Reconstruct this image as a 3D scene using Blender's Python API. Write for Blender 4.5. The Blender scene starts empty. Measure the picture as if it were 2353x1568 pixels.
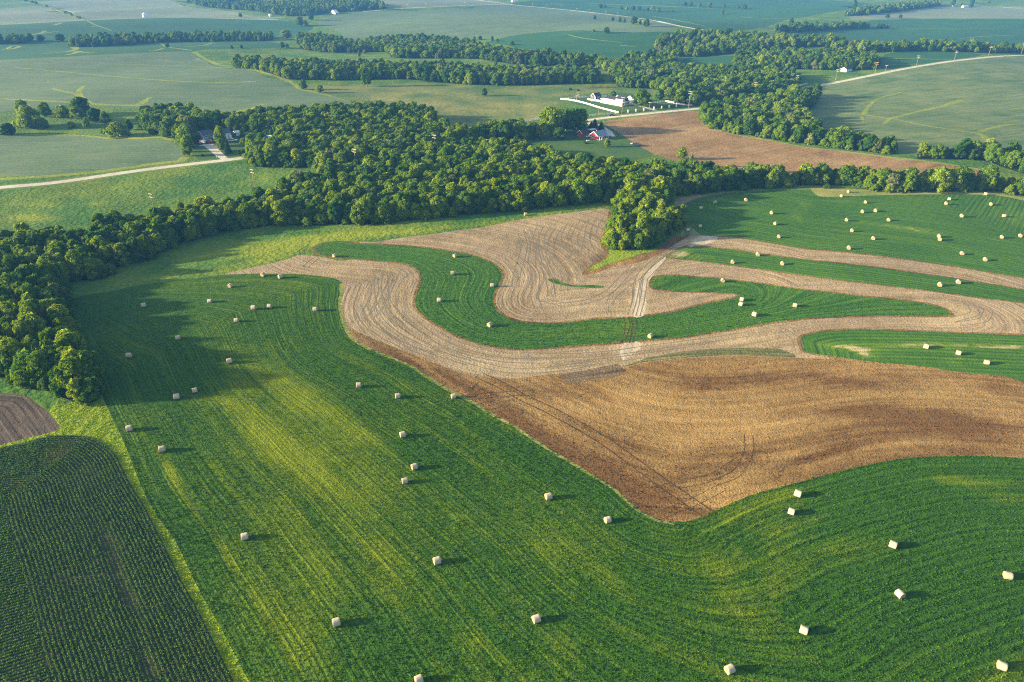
import bpy, math, random, sys
import numpy as np
from mathutils import Vector, Matrix
from mathutils.geometry import delaunay_2d_cdt

random.seed(7)
rng = np.random.default_rng(7)
SC = bpy.context.scene
COL = SC.collection

# ------------------------------------------------------------------ camera
CAM_H = 110.0
FOC = 1569.0            # focal length in units of a 2353 x 1568 frame
CX, CY = 1176.5, 784.0
PITCH = math.radians(29.7)
cam_d = bpy.data.cameras.new("camera")
cam_d.sensor_width = 36.0
cam_d.lens = 36.0 * FOC / 2353.0
cam_d.clip_start = 1.0
cam_d.clip_end = 30000.0
cam = bpy.data.objects.new("camera", cam_d)
COL.objects.link(cam)
cam.location = (0, 0, CAM_H)
cam.rotation_euler = (math.radians(90) - PITCH, 0, 0)
SC.camera = cam

# ------------------------------------------------------------------ light
SUN_EL = math.radians(12.5)
SUN_AZ = math.radians(6.0)        # shadows fall to the right, a little away from the camera
world = bpy.data.worlds.new("World")
SC.world = world
world.use_nodes = True
wn = world.node_tree
wn.nodes.clear()
w_sky = wn.nodes.new("ShaderNodeTexSky")
w_sky.sky_type = 'NISHITA'
w_sky.sun_disc = False
w_sky.sun_elevation = SUN_EL
w_sky.sun_rotation = math.radians(270) - SUN_AZ
w_sky.air_density = 1.0
w_sky.dust_density = 2.0
w_sky.ozone_density = 0.6
w_bg = wn.nodes.new("ShaderNodeBackground")
w_bg.inputs[1].default_value = 0.088
w_out = wn.nodes.new("ShaderNodeOutputWorld")
wn.links.new(w_sky.outputs[0], w_bg.inputs[0])
wn.links.new(w_bg.outputs[0], w_out.inputs[0])

sun_d = bpy.data.lights.new("sun", 'SUN')
sun_d.energy = 5.0
sun_d.angle = math.radians(1.4)
sun_d.color = (1.0, 0.82, 0.52)
sun = bpy.data.objects.new("sun", sun_d)
COL.objects.link(sun)
sd = Vector((math.cos(SUN_EL) * math.cos(SUN_AZ), math.cos(SUN_EL) * math.sin(SUN_AZ), -math.sin(SUN_EL)))
sun.rotation_euler = sd.to_track_quat('-Z', 'Y').to_euler()
sun.location = (-200, 0, 200)

SC.view_settings.view_transform = 'Standard'
SC.view_settings.look = 'None'
SC.view_settings.gamma = 1.0
SC.view_settings.exposure = 1.9
SC.view_settings.use_curve_mapping = False
SC.cycles.filter_width = 1.15
SC.cycles.use_denoising = False
SC.cycles.max_bounces = 5
SC.cycles.diffuse_bounces = 2
SC.cycles.glossy_bounces = 2
SC.cycles.transmission_bounces = 2
SC.cycles.volume_bounces = 0
SC.cycles.transparent_max_bounces = 4

# ------------------------------------------------------------------ terrain
def sstep(a, b, x):
    t = np.clip((x - a) / (b - a), 0, 1)
    return t * t * (3 - 2 * t)

def hgt(x, y):
    x = np.asarray(x, float); y = np.asarray(y, float)
    d = np.hypot(x, y)
    near = 1.3 * np.sin(x / 62 + 0.6) * np.cos(y / 55 + 0.3) + 0.8 * np.sin((x - 0.6 * y) / 41 + 1.0)
    near = near + 0.35 * np.sin(x / 13.0 + 1.5 * np.sin(y / 29)) * np.sin(y / 17.0 + 2) * sstep(230, 262, d) * (1 - sstep(430, 520, d))
    far = 6.5 * (np.sin(x / 230 + 0.4) * np.cos(y / 210 + 1.1) + 0.55 * np.sin((x + 0.8 * y) / 140) + 0.35 * np.sin((x - y) / 83))
    return near * (1 - 0.5 * sstep(500, 900, d)) + far * sstep(420, 1150, d)

cp, sp = math.cos(PITCH), math.sin(PITCH)
TS = 1.0 / np.sin(np.linspace(math.radians(75), math.radians(0.45), 700)) * CAM_H
TS = TS * 0.80
TS = np.concatenate([TS, [TS[-1] * 1.3]])

def G(px, py, z_up=0.0):
    """ground points seen at frame positions (arrays)"""
    px = np.atleast_1d(np.asarray(px, float)); py = np.atleast_1d(np.asarray(py, float))
    u = (px - CX) / FOC; v = (py - CY) / FOC
    D = np.stack([u, cp - v * sp, -sp - v * cp], 1)
    D /= np.linalg.norm(D, axis=1)[:, None]
    X = TS[None, :] * D[:, 0:1]; Y = TS[None, :] * D[:, 1:2]; Z = CAM_H + TS[None, :] * D[:, 2:3]
    below = (Z - hgt(X, Y)) < z_up
    k = np.argmax(below, 1); k = np.where(below.any(1), np.maximum(k, 1), len(TS) - 1)
    lo = TS[k - 1].copy(); hi = TS[k].copy()
    for _ in range(24):
        m = 0.5 * (lo + hi)
        b = (CAM_H + m * D[:, 2] - hgt(m * D[:, 0], m * D[:, 1])) < z_up
        hi = np.where(b, m, hi); lo = np.where(b, lo, m)
    t = 0.5 * (lo + hi)
    x = t * D[:, 0]; y = t * D[:, 1]
    return np.stack([x, y, hgt(x, y)], 1)

def G1(px, py):
    return Vector(G([px], [py])[0])

def proj(P):
    P = np.atleast_2d(P)
    x, y, z = P[:, 0], P[:, 1], P[:, 2] - CAM_H
    dep = y * cp - z * sp
    v = -(y * sp + z * cp)
    return np.stack([CX + FOC * x / dep, CY + FOC * v / dep, dep], 1)

def smooth(pts, closed=True, n=4):
    P = np.array(pts, float); N = len(P); out = []
    R = range(N) if closed else range(N - 1)
    for i in R:
        if closed:
            a, b, c, d = P[(i - 1) % N], P[i], P[(i + 1) % N], P[(i + 2) % N]
        else:
            a, b, c, d = P[max(i - 1, 0)], P[i], P[i + 1], P[min(i + 2, N - 1)]
        for k in range(n):
            t = k / n
            # centripetal-ish: dampen tangents so that uneven spacing does not overshoot
            l0 = np.linalg.norm(b - a) + 1e-6; l1 = np.linalg.norm(c - b) + 1e-6; l2 = np.linalg.norm(d - c) + 1e-6
            m1 = ((b - a) / l0 + (c - b) / l1) * 0.5 * min(l0, l1) if l0 > 1e-5 else (c - b)
            m2 = ((c - b) / l1 + (d - c) / l2) * 0.5 * min(l1, l2) if l2 > 1e-5 else (c - b)
            h00 = 2 * t**3 - 3 * t**2 + 1; h10 = t**3 - 2 * t**2 + t
            h01 = -2 * t**3 + 3 * t**2; h11 = t**3 - t**2
            out.append(h00 * b + h10 * m1 + h01 * c + h11 * m2)
    if not closed: out.append(P[-1])
    return np.array(out)

def gp(pts, closed=True, n=4):
    s = smooth(pts, closed, n)
    return G(s[:, 0], s[:, 1])[:, :2]

def inside(Q, contours):
    r = np.zeros(len(Q), bool)
    lo = np.min([c.min(0) for c in contours], 0); hi = np.max([c.max(0) for c in contours], 0)
    m = np.where((Q[:, 0] >= lo[0]) & (Q[:, 0] <= hi[0]) & (Q[:, 1] >= lo[1]) & (Q[:, 1] <= hi[1]))[0]
    if len(m) == 0: return r
    q = Q[m]; c = np.zeros(len(m), bool)
    for K in contours:
        a = K; b = np.roll(K, -1, 0)
        for (x0, y0), (x1, y1) in zip(a, b):
            if y0 == y1: continue
            h = (y0 > q[:, 1]) != (y1 > q[:, 1])
            c ^= h & (q[:, 0] < (x1 - x0) * (q[:, 1] - y0) / (y1 - y0) + x0)
    r[m] = c
    return r

def pdist(Q, line):
    best = np.full(len(Q), 1e18)
    for a, b in zip(line[:-1], line[1:]):
        ab = b - a; L = ab @ ab + 1e-9
        t = np.clip(((Q - a) @ ab) / L, 0, 1)
        d = Q - a - t[:, None] * ab
        best = np.minimum(best, (d * d).sum(1))
    return np.sqrt(best)

def offset(line, d):
    T = np.gradient(line, axis=0); T /= np.linalg.norm(T, axis=1)[:, None] + 1e-9
    return line + np.stack([-T[:, 1], T[:, 0]], 1) * d

def ribbon(line, w0, w1=None, off=0.0, wig=0.0):
    w1 = w0 if w1 is None else w1
    w = np.linspace(w0, w1, len(line))[:, None] * 0.5
    if wig: w = w * (1 + wig * rng.uniform(-1, 1, (len(line), 1)))
    T = np.gradient(line, axis=0); T /= np.linalg.norm(T, axis=1)[:, None] + 1e-9
    Nn = np.stack([-T[:, 1], T[:, 0]], 1)
    c = line + Nn * off
    return [np.concatenate([c + Nn * w, (c - Nn * w)[::-1]])]

def ring(closed_line, w):
    L = np.vstack([closed_line[-1:], closed_line, closed_line[:1]])
    T = np.gradient(L, axis=0)[1:-1]; T /= np.linalg.norm(T, axis=1)[:, None] + 1e-9
    Nn = np.stack([-T[:, 1], T[:, 0]], 1)
    j = 1 + 0.35 * rng.uniform(-1, 1, (len(closed_line), 1))
    return [closed_line + Nn * w * 0.5 * j, closed_line - Nn * w * 0.5 * j[::-1]]

# ------------------------------------------------------------------ traced boundaries (frame positions)
EDGE_FB = [(787,652),(787,677),(783,695),(786,717),(792,742),(812,778),(851,801),(901,821),(944,839),(984,866),(1034,896),(1084,921),(1137,954),(1184,979),(1224,1006),(1267,1034),(1317,1063),(1367,1094),(1417,1126),(1461,1166),(1511,1194),(1551,1201)]
EDGE_BR = [(1551,1201),(1580,1198),(1612,1189),(1668,1162),(1735,1135),(1802,1117),(1885,1095),(1968,1074),(2042,1059),(2102,1051),(2152,1049),(2252,1048),(2353,1053),(2480,1068),(2700,1100)]
EDGE_FT = [(155,692),(187,680),(250,670),(325,655),(425,642),(515,632),(588,629),(626,629),(700,631),(743,636),(772,641)]
EDGE_FL = [(155,692),(160,706),(163,733),(172,769),(178,803),(190,836),(217,863),(232,903),(247,939),(263,973),(277,999),(293,1036),(310,1082),(333,1135),(363,1189),(400,1239),(430,1299),(467,1375),(500,1429),(533,1492),(573,1568),(620,1680),(680,1850)]
SEAM = [(1551,1201),(1600,1218),(1670,1240),(1722,1275),(1742,1330),(1780,1395),(1840,1465),(1930,1568),(2080,1750),(2160,1850)]
F_MAIN = EDGE_FT + EDGE_FB + SEAM[1:] + EDGE_FL[::-1][:-1]
F_RIGHT = EDGE_BR + [(2700,1850)] + SEAM[::-1][:-1]
CORN_R = [(150,1001),(200,1004),(233,1018),(263,1043),(280,1073),(300,1113),(327,1155),(360,1219),(393,1285),(420,1339),(450,1392),(480,1452),(510,1512),(537,1565),(580,1660),(640,1850)]
CORN_T = [(-400,1100),(-150,1062),(0,1029),(50,1019),(100,1006)]
CORN = CORN_T + CORN_R + [(-400,1850)]
CORN_IN = [(70,1043),(110,1033),(-400,1160)]
CORN_LEFT = [(-400,1150),(0,1105),(17,1179),(33,1245),(60,1345),(80,1429),(113,1565),(160,1850),(-400,1850)]
SEED = [(-400,900),(-100,900),(0,904),(40,906),(67,913),(87,929),(110,946),(127,966),(138,984),(110,996),(67,1006),(0,1024),(-150,1055),(-400,1090)]
GRASS_STRIP = [(-400,1100),(0,1040),(0,1010),(100,985),(118,935),(150,930),(205,915),(232,903),(262,960),(310,1060),(400,1220),(500,1400),(573,1560),(680,1850),(560,1850),(460,1500),(300,1150),(200,1060),(0,1090)]
STUB = [(515,631),(550,622),(588,613),(626,605),(663,595),(688,586),(713,588),(745,592),(790,600),(840,580),(826,557),(863,556),(913,548),(951,543),(1001,537),(1063,528),(1113,522),(1176,508),(1214,502),(1276,493),(1326,487),(1376,480),(1391,480),(1403,485),(1399,505),(1398,530),(1386,542),(1383,557),(1389,572),(1395,582),(1391,592),(1374,602),(1354,615),(1340,632),(1376,622),(1414,607),(1451,595),(1501,578),(1531,557),(1546,545),(1564,541),(1614,541),(1651,543),(1701,548),(1764,558),(1840,571),(1940,580),(2040,591),(2140,605),(2240,621),(2353,640),(2700,705),(2700,900),(2353,879),(2302,866),(2252,861),(2185,854),(2135,846),(2068,839),(2002,833),(1935,826),(1868,824),(1828,823),(1768,821),(1701,818),(1635,819),(1568,824),(1484,833),(1434,845),(1277,859),(1217,866),(1167,871),(1117,868),(1067,859),(1001,836),(934,809),(867,783),(811,762),(788,742),(783,717),(779,695),(784,677),(784,652),(772,641),(743,636),(700,631),(626,629),(588,629)]
BROWN_T = [(800,752),(867,783),(934,809),(1001,836),(1067,859),(1117,868),(1167,871),(1217,866),(1277,859),(1350,852),(1434,845),(1484,833),(1568,824),(1635,819),(1701,818),(1768,821),(1828,823),(1868,824),(1935,826),(2002,833),(2068,839),(2135,846),(2185,854),(2252,861),(2302,866),(2353,879),(2700,930)]
BROWN = BROWN_T + EDGE_BR[::-1][:-1] + EDGE_FB[::-1][:-4]
PLOW = [(1286,862),(1307,883),(1447,859),(1420,836)]
OLIVE = [(1434,843),(1484,824),(1568,808),(1640,802),(1720,799),(1790,802),(1826,816),(1828,822),(1768,820),(1701,817),(1635,818),(1568,823),(1484,832)]
SB_TOP = [(719,570),(728,564),(743,558),(768,555),(796,555),(826,560),(863,561),(913,563),(963,567),(1013,573),(1063,581),(1101,590),(1126,600),(1143,611),(1154,625),(1157,637),(1148,657),(1138,675),(1136,695),(1143,712),(1167,729),(1201,739),(1267,743),(1317,739),(1367,732),(1451,729),(1491,724),(1551,715),(1601,702),(1651,691),(1698,681)]
SB_UP = [(1691,676),(1626,673),(1551,670),(1501,664),(1494,656),(1496,642),(1506,636),(1539,632),(1601,636),(1676,642),(1764,653),(1840,664),(1915,672),(1990,681),(2065,688),(2115,695),(2152,702),(2177,712),(2191,725)]
SB_BOT = [(2188,726),(2135,728),(2035,726),(1935,729),(1852,733),(1818,738),(1768,744),(1702,756),(1635,766),(1568,776),(1451,786),(1351,794),(1251,802),(1209,804),(1167,802),(1101,791),(1051,774),(1011,753),(971,726),(954,706),(952,690),(956,670),(966,643),(963,627),(948,613),(918,605),(876,601),(813,596),(763,592),(738,587),(723,580)]
S_BAND = SB_TOP + SB_UP + SB_BOT
R_BAND = [(1527,591),(1560,572),(1581,565),(1651,570),(1765,585),(1865,598),(1965,608),(2065,621),(2165,635),(2265,651),(2353,665),(2700,725),(2700,760),(2353,697),(2265,687),(2140,670),(2015,655),(1890,640),(1765,622),(1676,610),(1601,600),(1545,594)]
LOW_BAND = [(1842,806),(1836,789),(1835,776),(1852,768),(1902,759),(1968,757),(2068,759),(2202,764),(2353,769),(2700,785),(2700,930),(2353,879),(2302,866),(2252,861),(2185,854),(2135,846),(2068,839),(2002,833),(1935,824),(1868,814)]
UP_RIGHT = [(1574,497),(1571,485),(1581,467),(1614,455),(1664,445),(1764,438),(1860,437),(1877,450),(1940,451),(2015,448),(2140,446),(2265,447),(2315,452),(2353,460),(2700,500),(2700,700),(2353,640),(2240,621),(2140,605),(2040,591),(1940,580),(1840,571),(1764,558),(1701,548),(1651,543),(1614,541),(1596,528),(1583,514)]
MOWN = [(1862,432),(1960,434),(2080,441),(2200,442),(2300,446),(2353,455),(2353,461),(2315,453),(2265,448),(2140,447),(2015,449),(1940,452),(1880,451)]
TRACK_G = [(1531,470),(1560,455),(1600,447),(1664,441),(1764,436),(1860,433),(1866,440),(1764,440),(1664,447),(1614,457),(1583,468),(1573,484),(1578,500),(1600,528),(1614,541),(1564,541),(1572,520),(1560,490)]
BARE_E = [(1531,478),(1545,462),(1585,452),(1640,446),(1600,455),(1572,468),(1560,482),(1548,490)]
UBROWN = [(1385,282),(1401,277),(1451,271),(1526,260),(1576,256),(1614,257),(1620,270),(1618,284),(1651,297),(1701,311),(1765,321),(1840,336),(1940,347),(2040,360),(2140,371),(2190,380),(2240,387),(2290,397),(2287,406),(2240,404),(2140,404),(1865,403),(1765,402),(1701,398),(1601,383),(1531,364),(1489,347),(1451,325),(1414,300)]
FIELD_A = [(-400,318),(0,311),(150,311),(200,315),(250,320),(300,321),(375,321),(400,330),(422,350),(425,360),(410,369),(350,375),(250,390),(125,401),(0,406),(-400,428)]
FIELD_B = [(-400,155),(0,138),(175,130),(350,121),(425,118),(440,120),(475,140),(492,152),(538,156),(588,168),(610,178),(658,189),(678,205),(700,207),(738,215),(800,232),(860,250),(700,262),(480,268),(342,252),(225,245),(162,241),(0,258),(-400,275)]
FIELD_C = [(-400,118),(0,103),(160,99),(330,95),(588,93),(640,100),(660,108),(600,112),(520,113),(440,119),(350,120),(175,129),(0,137),(-400,154)]
FIELD_D = [(-400,75),(0,58),(200,47),(350,42),(430,40),(588,44),(690,52),(720,62),(700,84),(588,94),(330,97),(160,101),(0,104),(-400,118)]
FIELD_E = [(-300,30),(0,21),(83,14),(118,20),(195,46),(0,57),(-300,68)]
FIELD_F = [(92,4),(250,-3),(390,0),(425,15),(515,25),(560,32),(588,43),(430,40),(350,42),(205,46),(120,16)]
FIELD_F2 = [(500,30),(588,38),(660,40),(588,44),(500,36)]
FIELD_G = [(728,48),(778,32),(860,28),(1000,24),(1130,12),(1176,12),(1300,24),(1460,43),(1560,64),(1528,73),(1450,75),(1340,70),(1280,73),(1176,83),(1100,92),(1050,98),(960,102),(880,106),(800,95),(780,75),(735,60)]
FIELD_H = [(1176,83),(1240,75),(1340,70),(1450,75),(1530,73),(1560,80),(1530,100),(1460,128),(1400,140),(1330,135),(1250,122),(1160,104),(1120,97)]
FIELD_I = [(1176,9),(1300,22),(1460,42),(1600,68),(1680,72),(1760,62),(1800,48),(1900,30),(2000,8),(1700,-5),(1400,-5),(1250,0)]
FIELD_J = [(890,20),(1000,18),(1130,10),(1176,10),(1060,-8),(850,-2)]
FIELD_K = [(1960,60),(2000,48),(2100,44),(2353,44),(2500,44),(2500,120),(2353,112),(2200,105),(2100,105),(1930,95),(1850,85),(1790,80),(1850,72)]
FIELD_L = [(2040,20),(2120,14),(2353,16),(2500,18),(2500,44),(2353,43),(2100,43),(1960,47),(1950,40)]
FIELD_M = [(1545,146),(1600,132),(1680,128),(1720,132),(1690,140),(1690,158),(1700,170),(1600,165)]
FIELD_N = [(2030,128),(2060,120),(2150,120),(2260,126),(2150,143),(2040,160),(2020,152)]
FIELD_O = [(1848,206),(1900,196),(2060,162),(2180,145),(2280,133),(2353,130),(2700,125),(2700,440),(2400,370),(2353,345),(2290,348),(2260,350),(2100,352),(2040,350),(1960,332),(1885,312),(1868,296),(1834,270),(1878,250),(1876,225)]
FIELD_P = [(2292,318),(2288,305),(2310,296),(2353,290),(2700,270),(2700,380),(2353,345),(2310,335)]
MEADOW = [(440,120),(520,113),(600,112),(700,120),(800,124),(910,136),(1000,137),(1100,137),(1176,150),(1240,153),(1230,160),(1100,162),(950,156),(800,154),(700,150),(610,148),(540,150),(535,160),(492,152)]
ROAD1 = [(-400,465),(-200,449),(0,431),(125,420),(250,402),(350,388),(450,376),(520,368),(575,361),(640,352),(700,345)]
ROAD2 = [(1150,309),(1200,297),(1236,289),(1290,284),(1330,279),(1400,270),(1480,262),(1540,256),(1602,250),(1660,244),(1740,236),(1790,222),(1820,208),(1850,202),(1920,190),(2000,174),(2080,158),(2180,142),(2280,131),(2353,127),(2700,118)]
ROAD3 = [(1068,-4),(1176,11),(1260,19),(1340,27),(1420,36),(1500,47),(1560,60),(1620,70)]
ROAD4 = [(833,27),(920,20),(1020,15),(1130,11),(1176,10)]
ROAD5 = [(-300,66),(0,57),(100,52),(200,47),(300,43),(365,41),(450,41),(560,44),(640,46)]
DRIVE1 = [(466,332),(480,334),(490,342),(500,352),(512,362),(520,367)]
DRIVE2 = [(1310,283),(1330,286),(1352,283),(1372,290),(1392,303),(1398,314)]
DRIVE3 = [(1505,254),(1490,249),(1460,241),(1440,234),(1425,230)]
WOODS = {
 'left': [(-400,760),(-200,700),(-60,650),(0,640),(-20,590),(-150,575),(-400,600),(-400,560),(-150,562),(0,566),(80,556),(150,556),(175,566),(200,556),(250,541),(350,522),(450,505),(588,482),(650,450),(713,427),(763,412),(813,398),(900,378),(1000,352),(1100,335),(1176,340),(1250,368),(1300,384),(1380,396),(1440,402),(1500,404),(1560,408),(1650,410),(1720,412),(1768,420),(1764,431),(1676,437),(1601,445),(1535,453),(1440,462),(1401,463),(1326,471),(1251,476),(1176,484),(1088,491),(1013,499),(926,507),(863,515),(813,516),(738,516),(688,519),(626,516),(588,524),(520,531),(470,544),(430,554),(370,578),(330,598),(285,610),(262,620),(248,636),(175,647),(150,655),(144,690),(150,720),(160,770),(172,820),(200,850),(222,890),(228,915),(190,932),(150,915),(120,900),(80,885),(30,880),(0,868),(-150,860),(-400,880)],
 'clump': [(1399,560),(1410,575),(1455,572),(1490,570),(1515,548),(1548,528),(1566,512),(1556,500),(1535,490),(1532,446),(1500,440),(1440,452),(1422,490),(1406,520)],
 'hedge': [(1765,431),(1852,425),(1965,427),(1990,436),(2065,441),(2140,439),(2290,439),(2353,451),(2700,480),(2700,465),(2353,437),(2200,424),(2100,424),(1980,418),(1860,416),(1768,423)],
 'house': [(334,300),(362,309),(425,328),(436,350),(438,326),(450,297),(532,301),(600,306),(640,312),(650,328),(605,345),(578,378),(640,383),(713,385),(760,402),(813,388),(1000,346),(1176,322),(1230,320),(1220,308),(1150,306),(1088,314),(1012,302),(988,272),(913,264),(838,254),(713,270),(588,278),(512,286),(412,260),(334,266)],
 'creek': [(1399,168),(1415,150),(1470,130),(1500,125),(1545,145),(1560,162),(1640,168),(1700,168),(1764,172),(1825,178),(1835,195),(1806,210),(1815,220),(1868,222),(1872,245),(1830,266),(1868,298),(1890,314),(1950,331),(2057,346),(2056,355),(1955,345),(1865,333),(1764,318),(1651,299),(1622,288),(1612,262),(1660,250),(1745,241),(1790,230),(1770,226),(1720,230),(1640,238),(1560,240),(1526,217),(1501,205),(1421,200)],
 'creek_right': [(2105,365),(2140,367),(2220,366),(2270,372),(2353,400),(2500,420),(2500,400),(2353,375),(2260,358),(2200,358),(2110,356)],
 'far_mid': [(1500,112),(1514,88),(1600,82),(1700,84),(1765,92),(1935,97),(1940,104),(1850,110),(1765,116),(1676,126),(1546,133)],
 'oval': [(1688,140),(1764,130),(1880,130),(1980,133),(2018,145),(2012,158),(1990,162),(1900,161),(1765,158),(1692,152)],
 'far_line': [(1900,108),(1990,112),(2120,108),(2200,112),(2353,117),(2500,118),(2500,124),(2353,123),(2250,122),(2100,118),(2010,122),(1940,120),(1900,117)],
 'far_top': [(1775,74),(1810,68),(1935,60),(1990,63),(1980,66),(1900,70),(1800,76)],
 'far_top_right': [(1940,38),(2060,28),(2165,13),(2150,9),(2040,18),(1950,28)],
 'far_top_left': [(400,3),(440,9),(480,18),(588,26),(640,36),(700,38),(760,30),(870,22),(890,20),(880,12),(800,8),(588,8),(500,5)],
 'left_line': [(160,108),(220,108),(300,104),(375,98),(470,97),(540,96),(628,94),(628,88),(588,86),(450,87),(350,89),(250,91),(160,99)],
 'left_far': [(-300,110),(0,102),(45,101),(72,97),(72,93),(0,92),(-300,98)],
 'mid_chain': [(690,113),(740,120),(800,122),(885,120),(910,134),(1000,135),(1100,136),(1176,148),(1240,152),(1330,155),(1370,156),(1396,166),(1392,152),(1330,141),(1250,131),(1176,128),(1100,113),(1050,102),(980,95),(890,95),(850,104),(800,105),(780,98),(740,92),(700,88),(682,92),(690,105)],
 'mid_band': [(540,157),(600,162),(650,181),(700,184),(830,184),(950,183),(990,189),(1080,194),(1176,197),(1300,193),(1370,192),(1370,174),(1290,169),(1176,171),(1000,162),(820,158),(730,157),(640,152),(540,147)],
}
WATERWAYS = [  # grassed waterways and mown lines: points, width in metres start and end
 ([(35,155),(120,163),(220,172),(320,181),(430,188),(520,190),(588,187)],4,6),
 ([(225,147),(320,149),(430,152),(530,156)],3,5),([(358,136),(400,142),(438,146)],4,3),
 ([(0,227),(60,230),(120,233),(170,236),(200,238),(240,241),(290,242),(335,243)],6,9),
 ([(192,198),(182,208),(184,220),(192,230),(205,238)],5,11),([(120,204),(145,210),(172,216),(186,224)],4,7),
 ([(350,222),(340,227),(330,234),(320,240)],3,12),([(605,240),(575,250),(545,258)],4,14),
 ([(445,119),(465,132),(485,142),(505,150),(540,153),(588,162),(640,178),(670,190),(690,204),(760,220)],11,7),
 ([(12,115),(28,106),(45,107),(30,112),(5,115)],6,10),([(70,80),(92,77),(105,71)],10,8),([(95,78),(120,74),(136,72)],6,4),
 ([(98,124),(130,121),(160,118),(175,113),(165,106)],6,14),([(175,118),(195,121),(222,122)],12,5),([(150,127),(170,123),(180,118)],6,12),
 ([(200,48),(218,57),(238,64),(256,70)],6,5),([(210,62),(232,59)],10,3),([(125,58),(134,55),(144,52)],14,5),
 ([(365,98),(385,108),(410,112),(440,116)],6,8),([(342,117),(360,116),(378,110)],8,4),([(410,109),(440,107),(470,104),(490,98)],5,5),([(470,105),(520,106),(550,108)],4,4),
 ([(85,3),(110,15),(150,32),(190,46)],9,9),([(0,312),(100,310),(190,312),(250,318),(320,318),(370,316),(395,322)],4,7),
 ([(1900,266),(1940,262),(1980,263),(2010,268),(2045,273)],5,9),([(1985,262),(1993,248),(2005,236),(2020,226),(2070,212)],10,4),
 ([(2045,272),(2080,264),(2120,254),(2160,246),(2190,236),(2210,230)],8,13),([(2045,272),(2090,281),(2140,291),(2200,300),(2245,306)],6,8),
 ([(1980,268),(1982,276),(1985,282)],8,4),([(2045,272),(2037,280),(2028,286)],9,3),
 ([(2245,306),(2262,315),(2275,328),(2285,337)],12,16),([(2250,303),(2280,294),(2310,288),(2353,285),(2500,280)],10,5),
 ([(1304,80),(1340,88),(1390,94),(1430,98)],6,3),([(1425,104),(1460,108)],4,3),([(1500,38),(1540,44),(1580,52),(1620,60)],10,4),
 ([(1700,39),(1760,43),(1830,42),(1870,44)],5,4),([(1840,66),(1940,64),(2060,66),(2200,66),(2300,67)],4,4),([(2205,89),(2260,84),(2340,81)],6,4),
 ([(2035,135),(2100,135),(2190,138)],5,3),([(2035,148),(2100,148),(2150,146)],5,4),([(770,66),(850,60),(930,53),(1010,46)],4,7),
 ([(1810,73),(1850,71),(1900,70),(1970,68)],8,8),([(1930,42),(1990,42),(2060,40)],6,5),([(1265,8),(1300,12)],6,3),([(1350,8),(1450,12),(1550,16),(1640,20)],5,5),
 ([(700,207),(745,218),(800,232)],5,4),([(1480,12),(1560,16),(1650,19)],7,4),
]
TRACKS = [  # wheel tracks: centre line, gauge, tyre width, kind
 ([(1100,862),(1150,884),(1200,913),(1260,941),(1340,984),(1400,1021),(1470,1072),(1540,1122),(1640,1190)],3.2,0.42),
 ([(1060,915),(1110,910),(1170,905),(1230,903)],2.4,0.3),([(1084,928),(1130,914),(1180,903)],2.4,0.25),
 ([(1390,1078),(1410,1090),(1420,1105),(1424,1120)],2.0,0.3),([(1720,1000),(1722,1030),(1712,1060),(1690,1090),(1640,1110)],2.2,0.25),
 ([(1480,1130),(1560,1115),(1640,1095),(1720,1045)],2.4,0.2),([(1500,1190),(1580,1160),(1660,1120)],2.4,0.2),
 ([(1441,729),(1445,745),(1443,765),(1438,788)],2.4,0.5),([(1452,729),(1456,748),(1450,770),(1446,788)],2.4,0.4),
 ([(696,587),(694,575),(706,568)],2.0,0.3),([(703,613),(718,600),(730,592)],2.4,0.3),
 ([(1567,488),(1560,500),(1566,515),(1580,530)],2.0,0.5),([(1574,478),(1590,464),(1630,454),(1690,446)],2.0,0.35),
]
STUB_TRACKS = [
 [(1240,522),(1232,545),(1236,575),(1250,610),(1262,640),(1268,680)],[(1258,520),(1244,545),(1246,575),(1256,610),(1270,632),(1300,650)],
 [(1285,522),(1270,548),(1266,580),(1280,605),(1300,625),(1328,636)],[(1310,515),(1298,540),(1300,565),(1320,588),(1300,600),(1275,612)],
 [(1340,508),(1326,530),(1320,555),(1330,575),(1312,598)],[(1360,505),(1352,530),(1350,560),(1362,580)],[(1380,500),(1368,520),(1362,545),(1370,570)],
 [(1196,530),(1204,560),(1200,590),(1190,620),(1184,660)],[(1210,525),(1226,560),(1222,600),(1232,640),(1228,680),(1240,715)],
 [(1250,690),(1300,700),(1360,690),(1400,670),(1430,640),(1460,610)],[(1400,700),(1410,680),(1440,655),(1470,635)],
 [(870,628),(868,660),(874,690),(890,720),(920,750)],[(890,625),(884,655),(888,690),(905,715),(940,745)],[(910,625),(898,655),(880,690),(868,712),(850,730)],
 [(930,630),(912,650),(900,680),(905,705)],[(850,628),(862,655),(855,690),(840,720)],[(820,700),(840,740),(880,770),(930,795),(990,815)],
 [(850,700),(880,745),(930,780),(1000,810),(1080,835)],[(950,740),(1000,778),(1060,805),(1150,826),(1250,830)],[(1000,800),(1080,830),(1160,850),(1260,850),(1360,835)],
 [(1200,815),(1300,818),(1400,812),(1500,798),(1600,785),(1720,768)],[(1300,838),(1400,828),(1500,815),(1600,800)],
 [(1600,560),(1560,575),(1520,600),(1480,640)],[(1596,556),(1550,572),(1505,600),(1468,640),(1460,700)],[(1470,640),(1462,690),(1452,725)],[(1480,640),(1472,690),(1462,725)],
 [(1740,745),(1800,760),(1830,780),(1836,800)],[(1780,742),(1830,752),(1850,760)],[(2190,735),(2240,720),(2230,700),(2180,692)],[(2200,745),(2260,735),(2270,712),(2220,694)],
]

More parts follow.
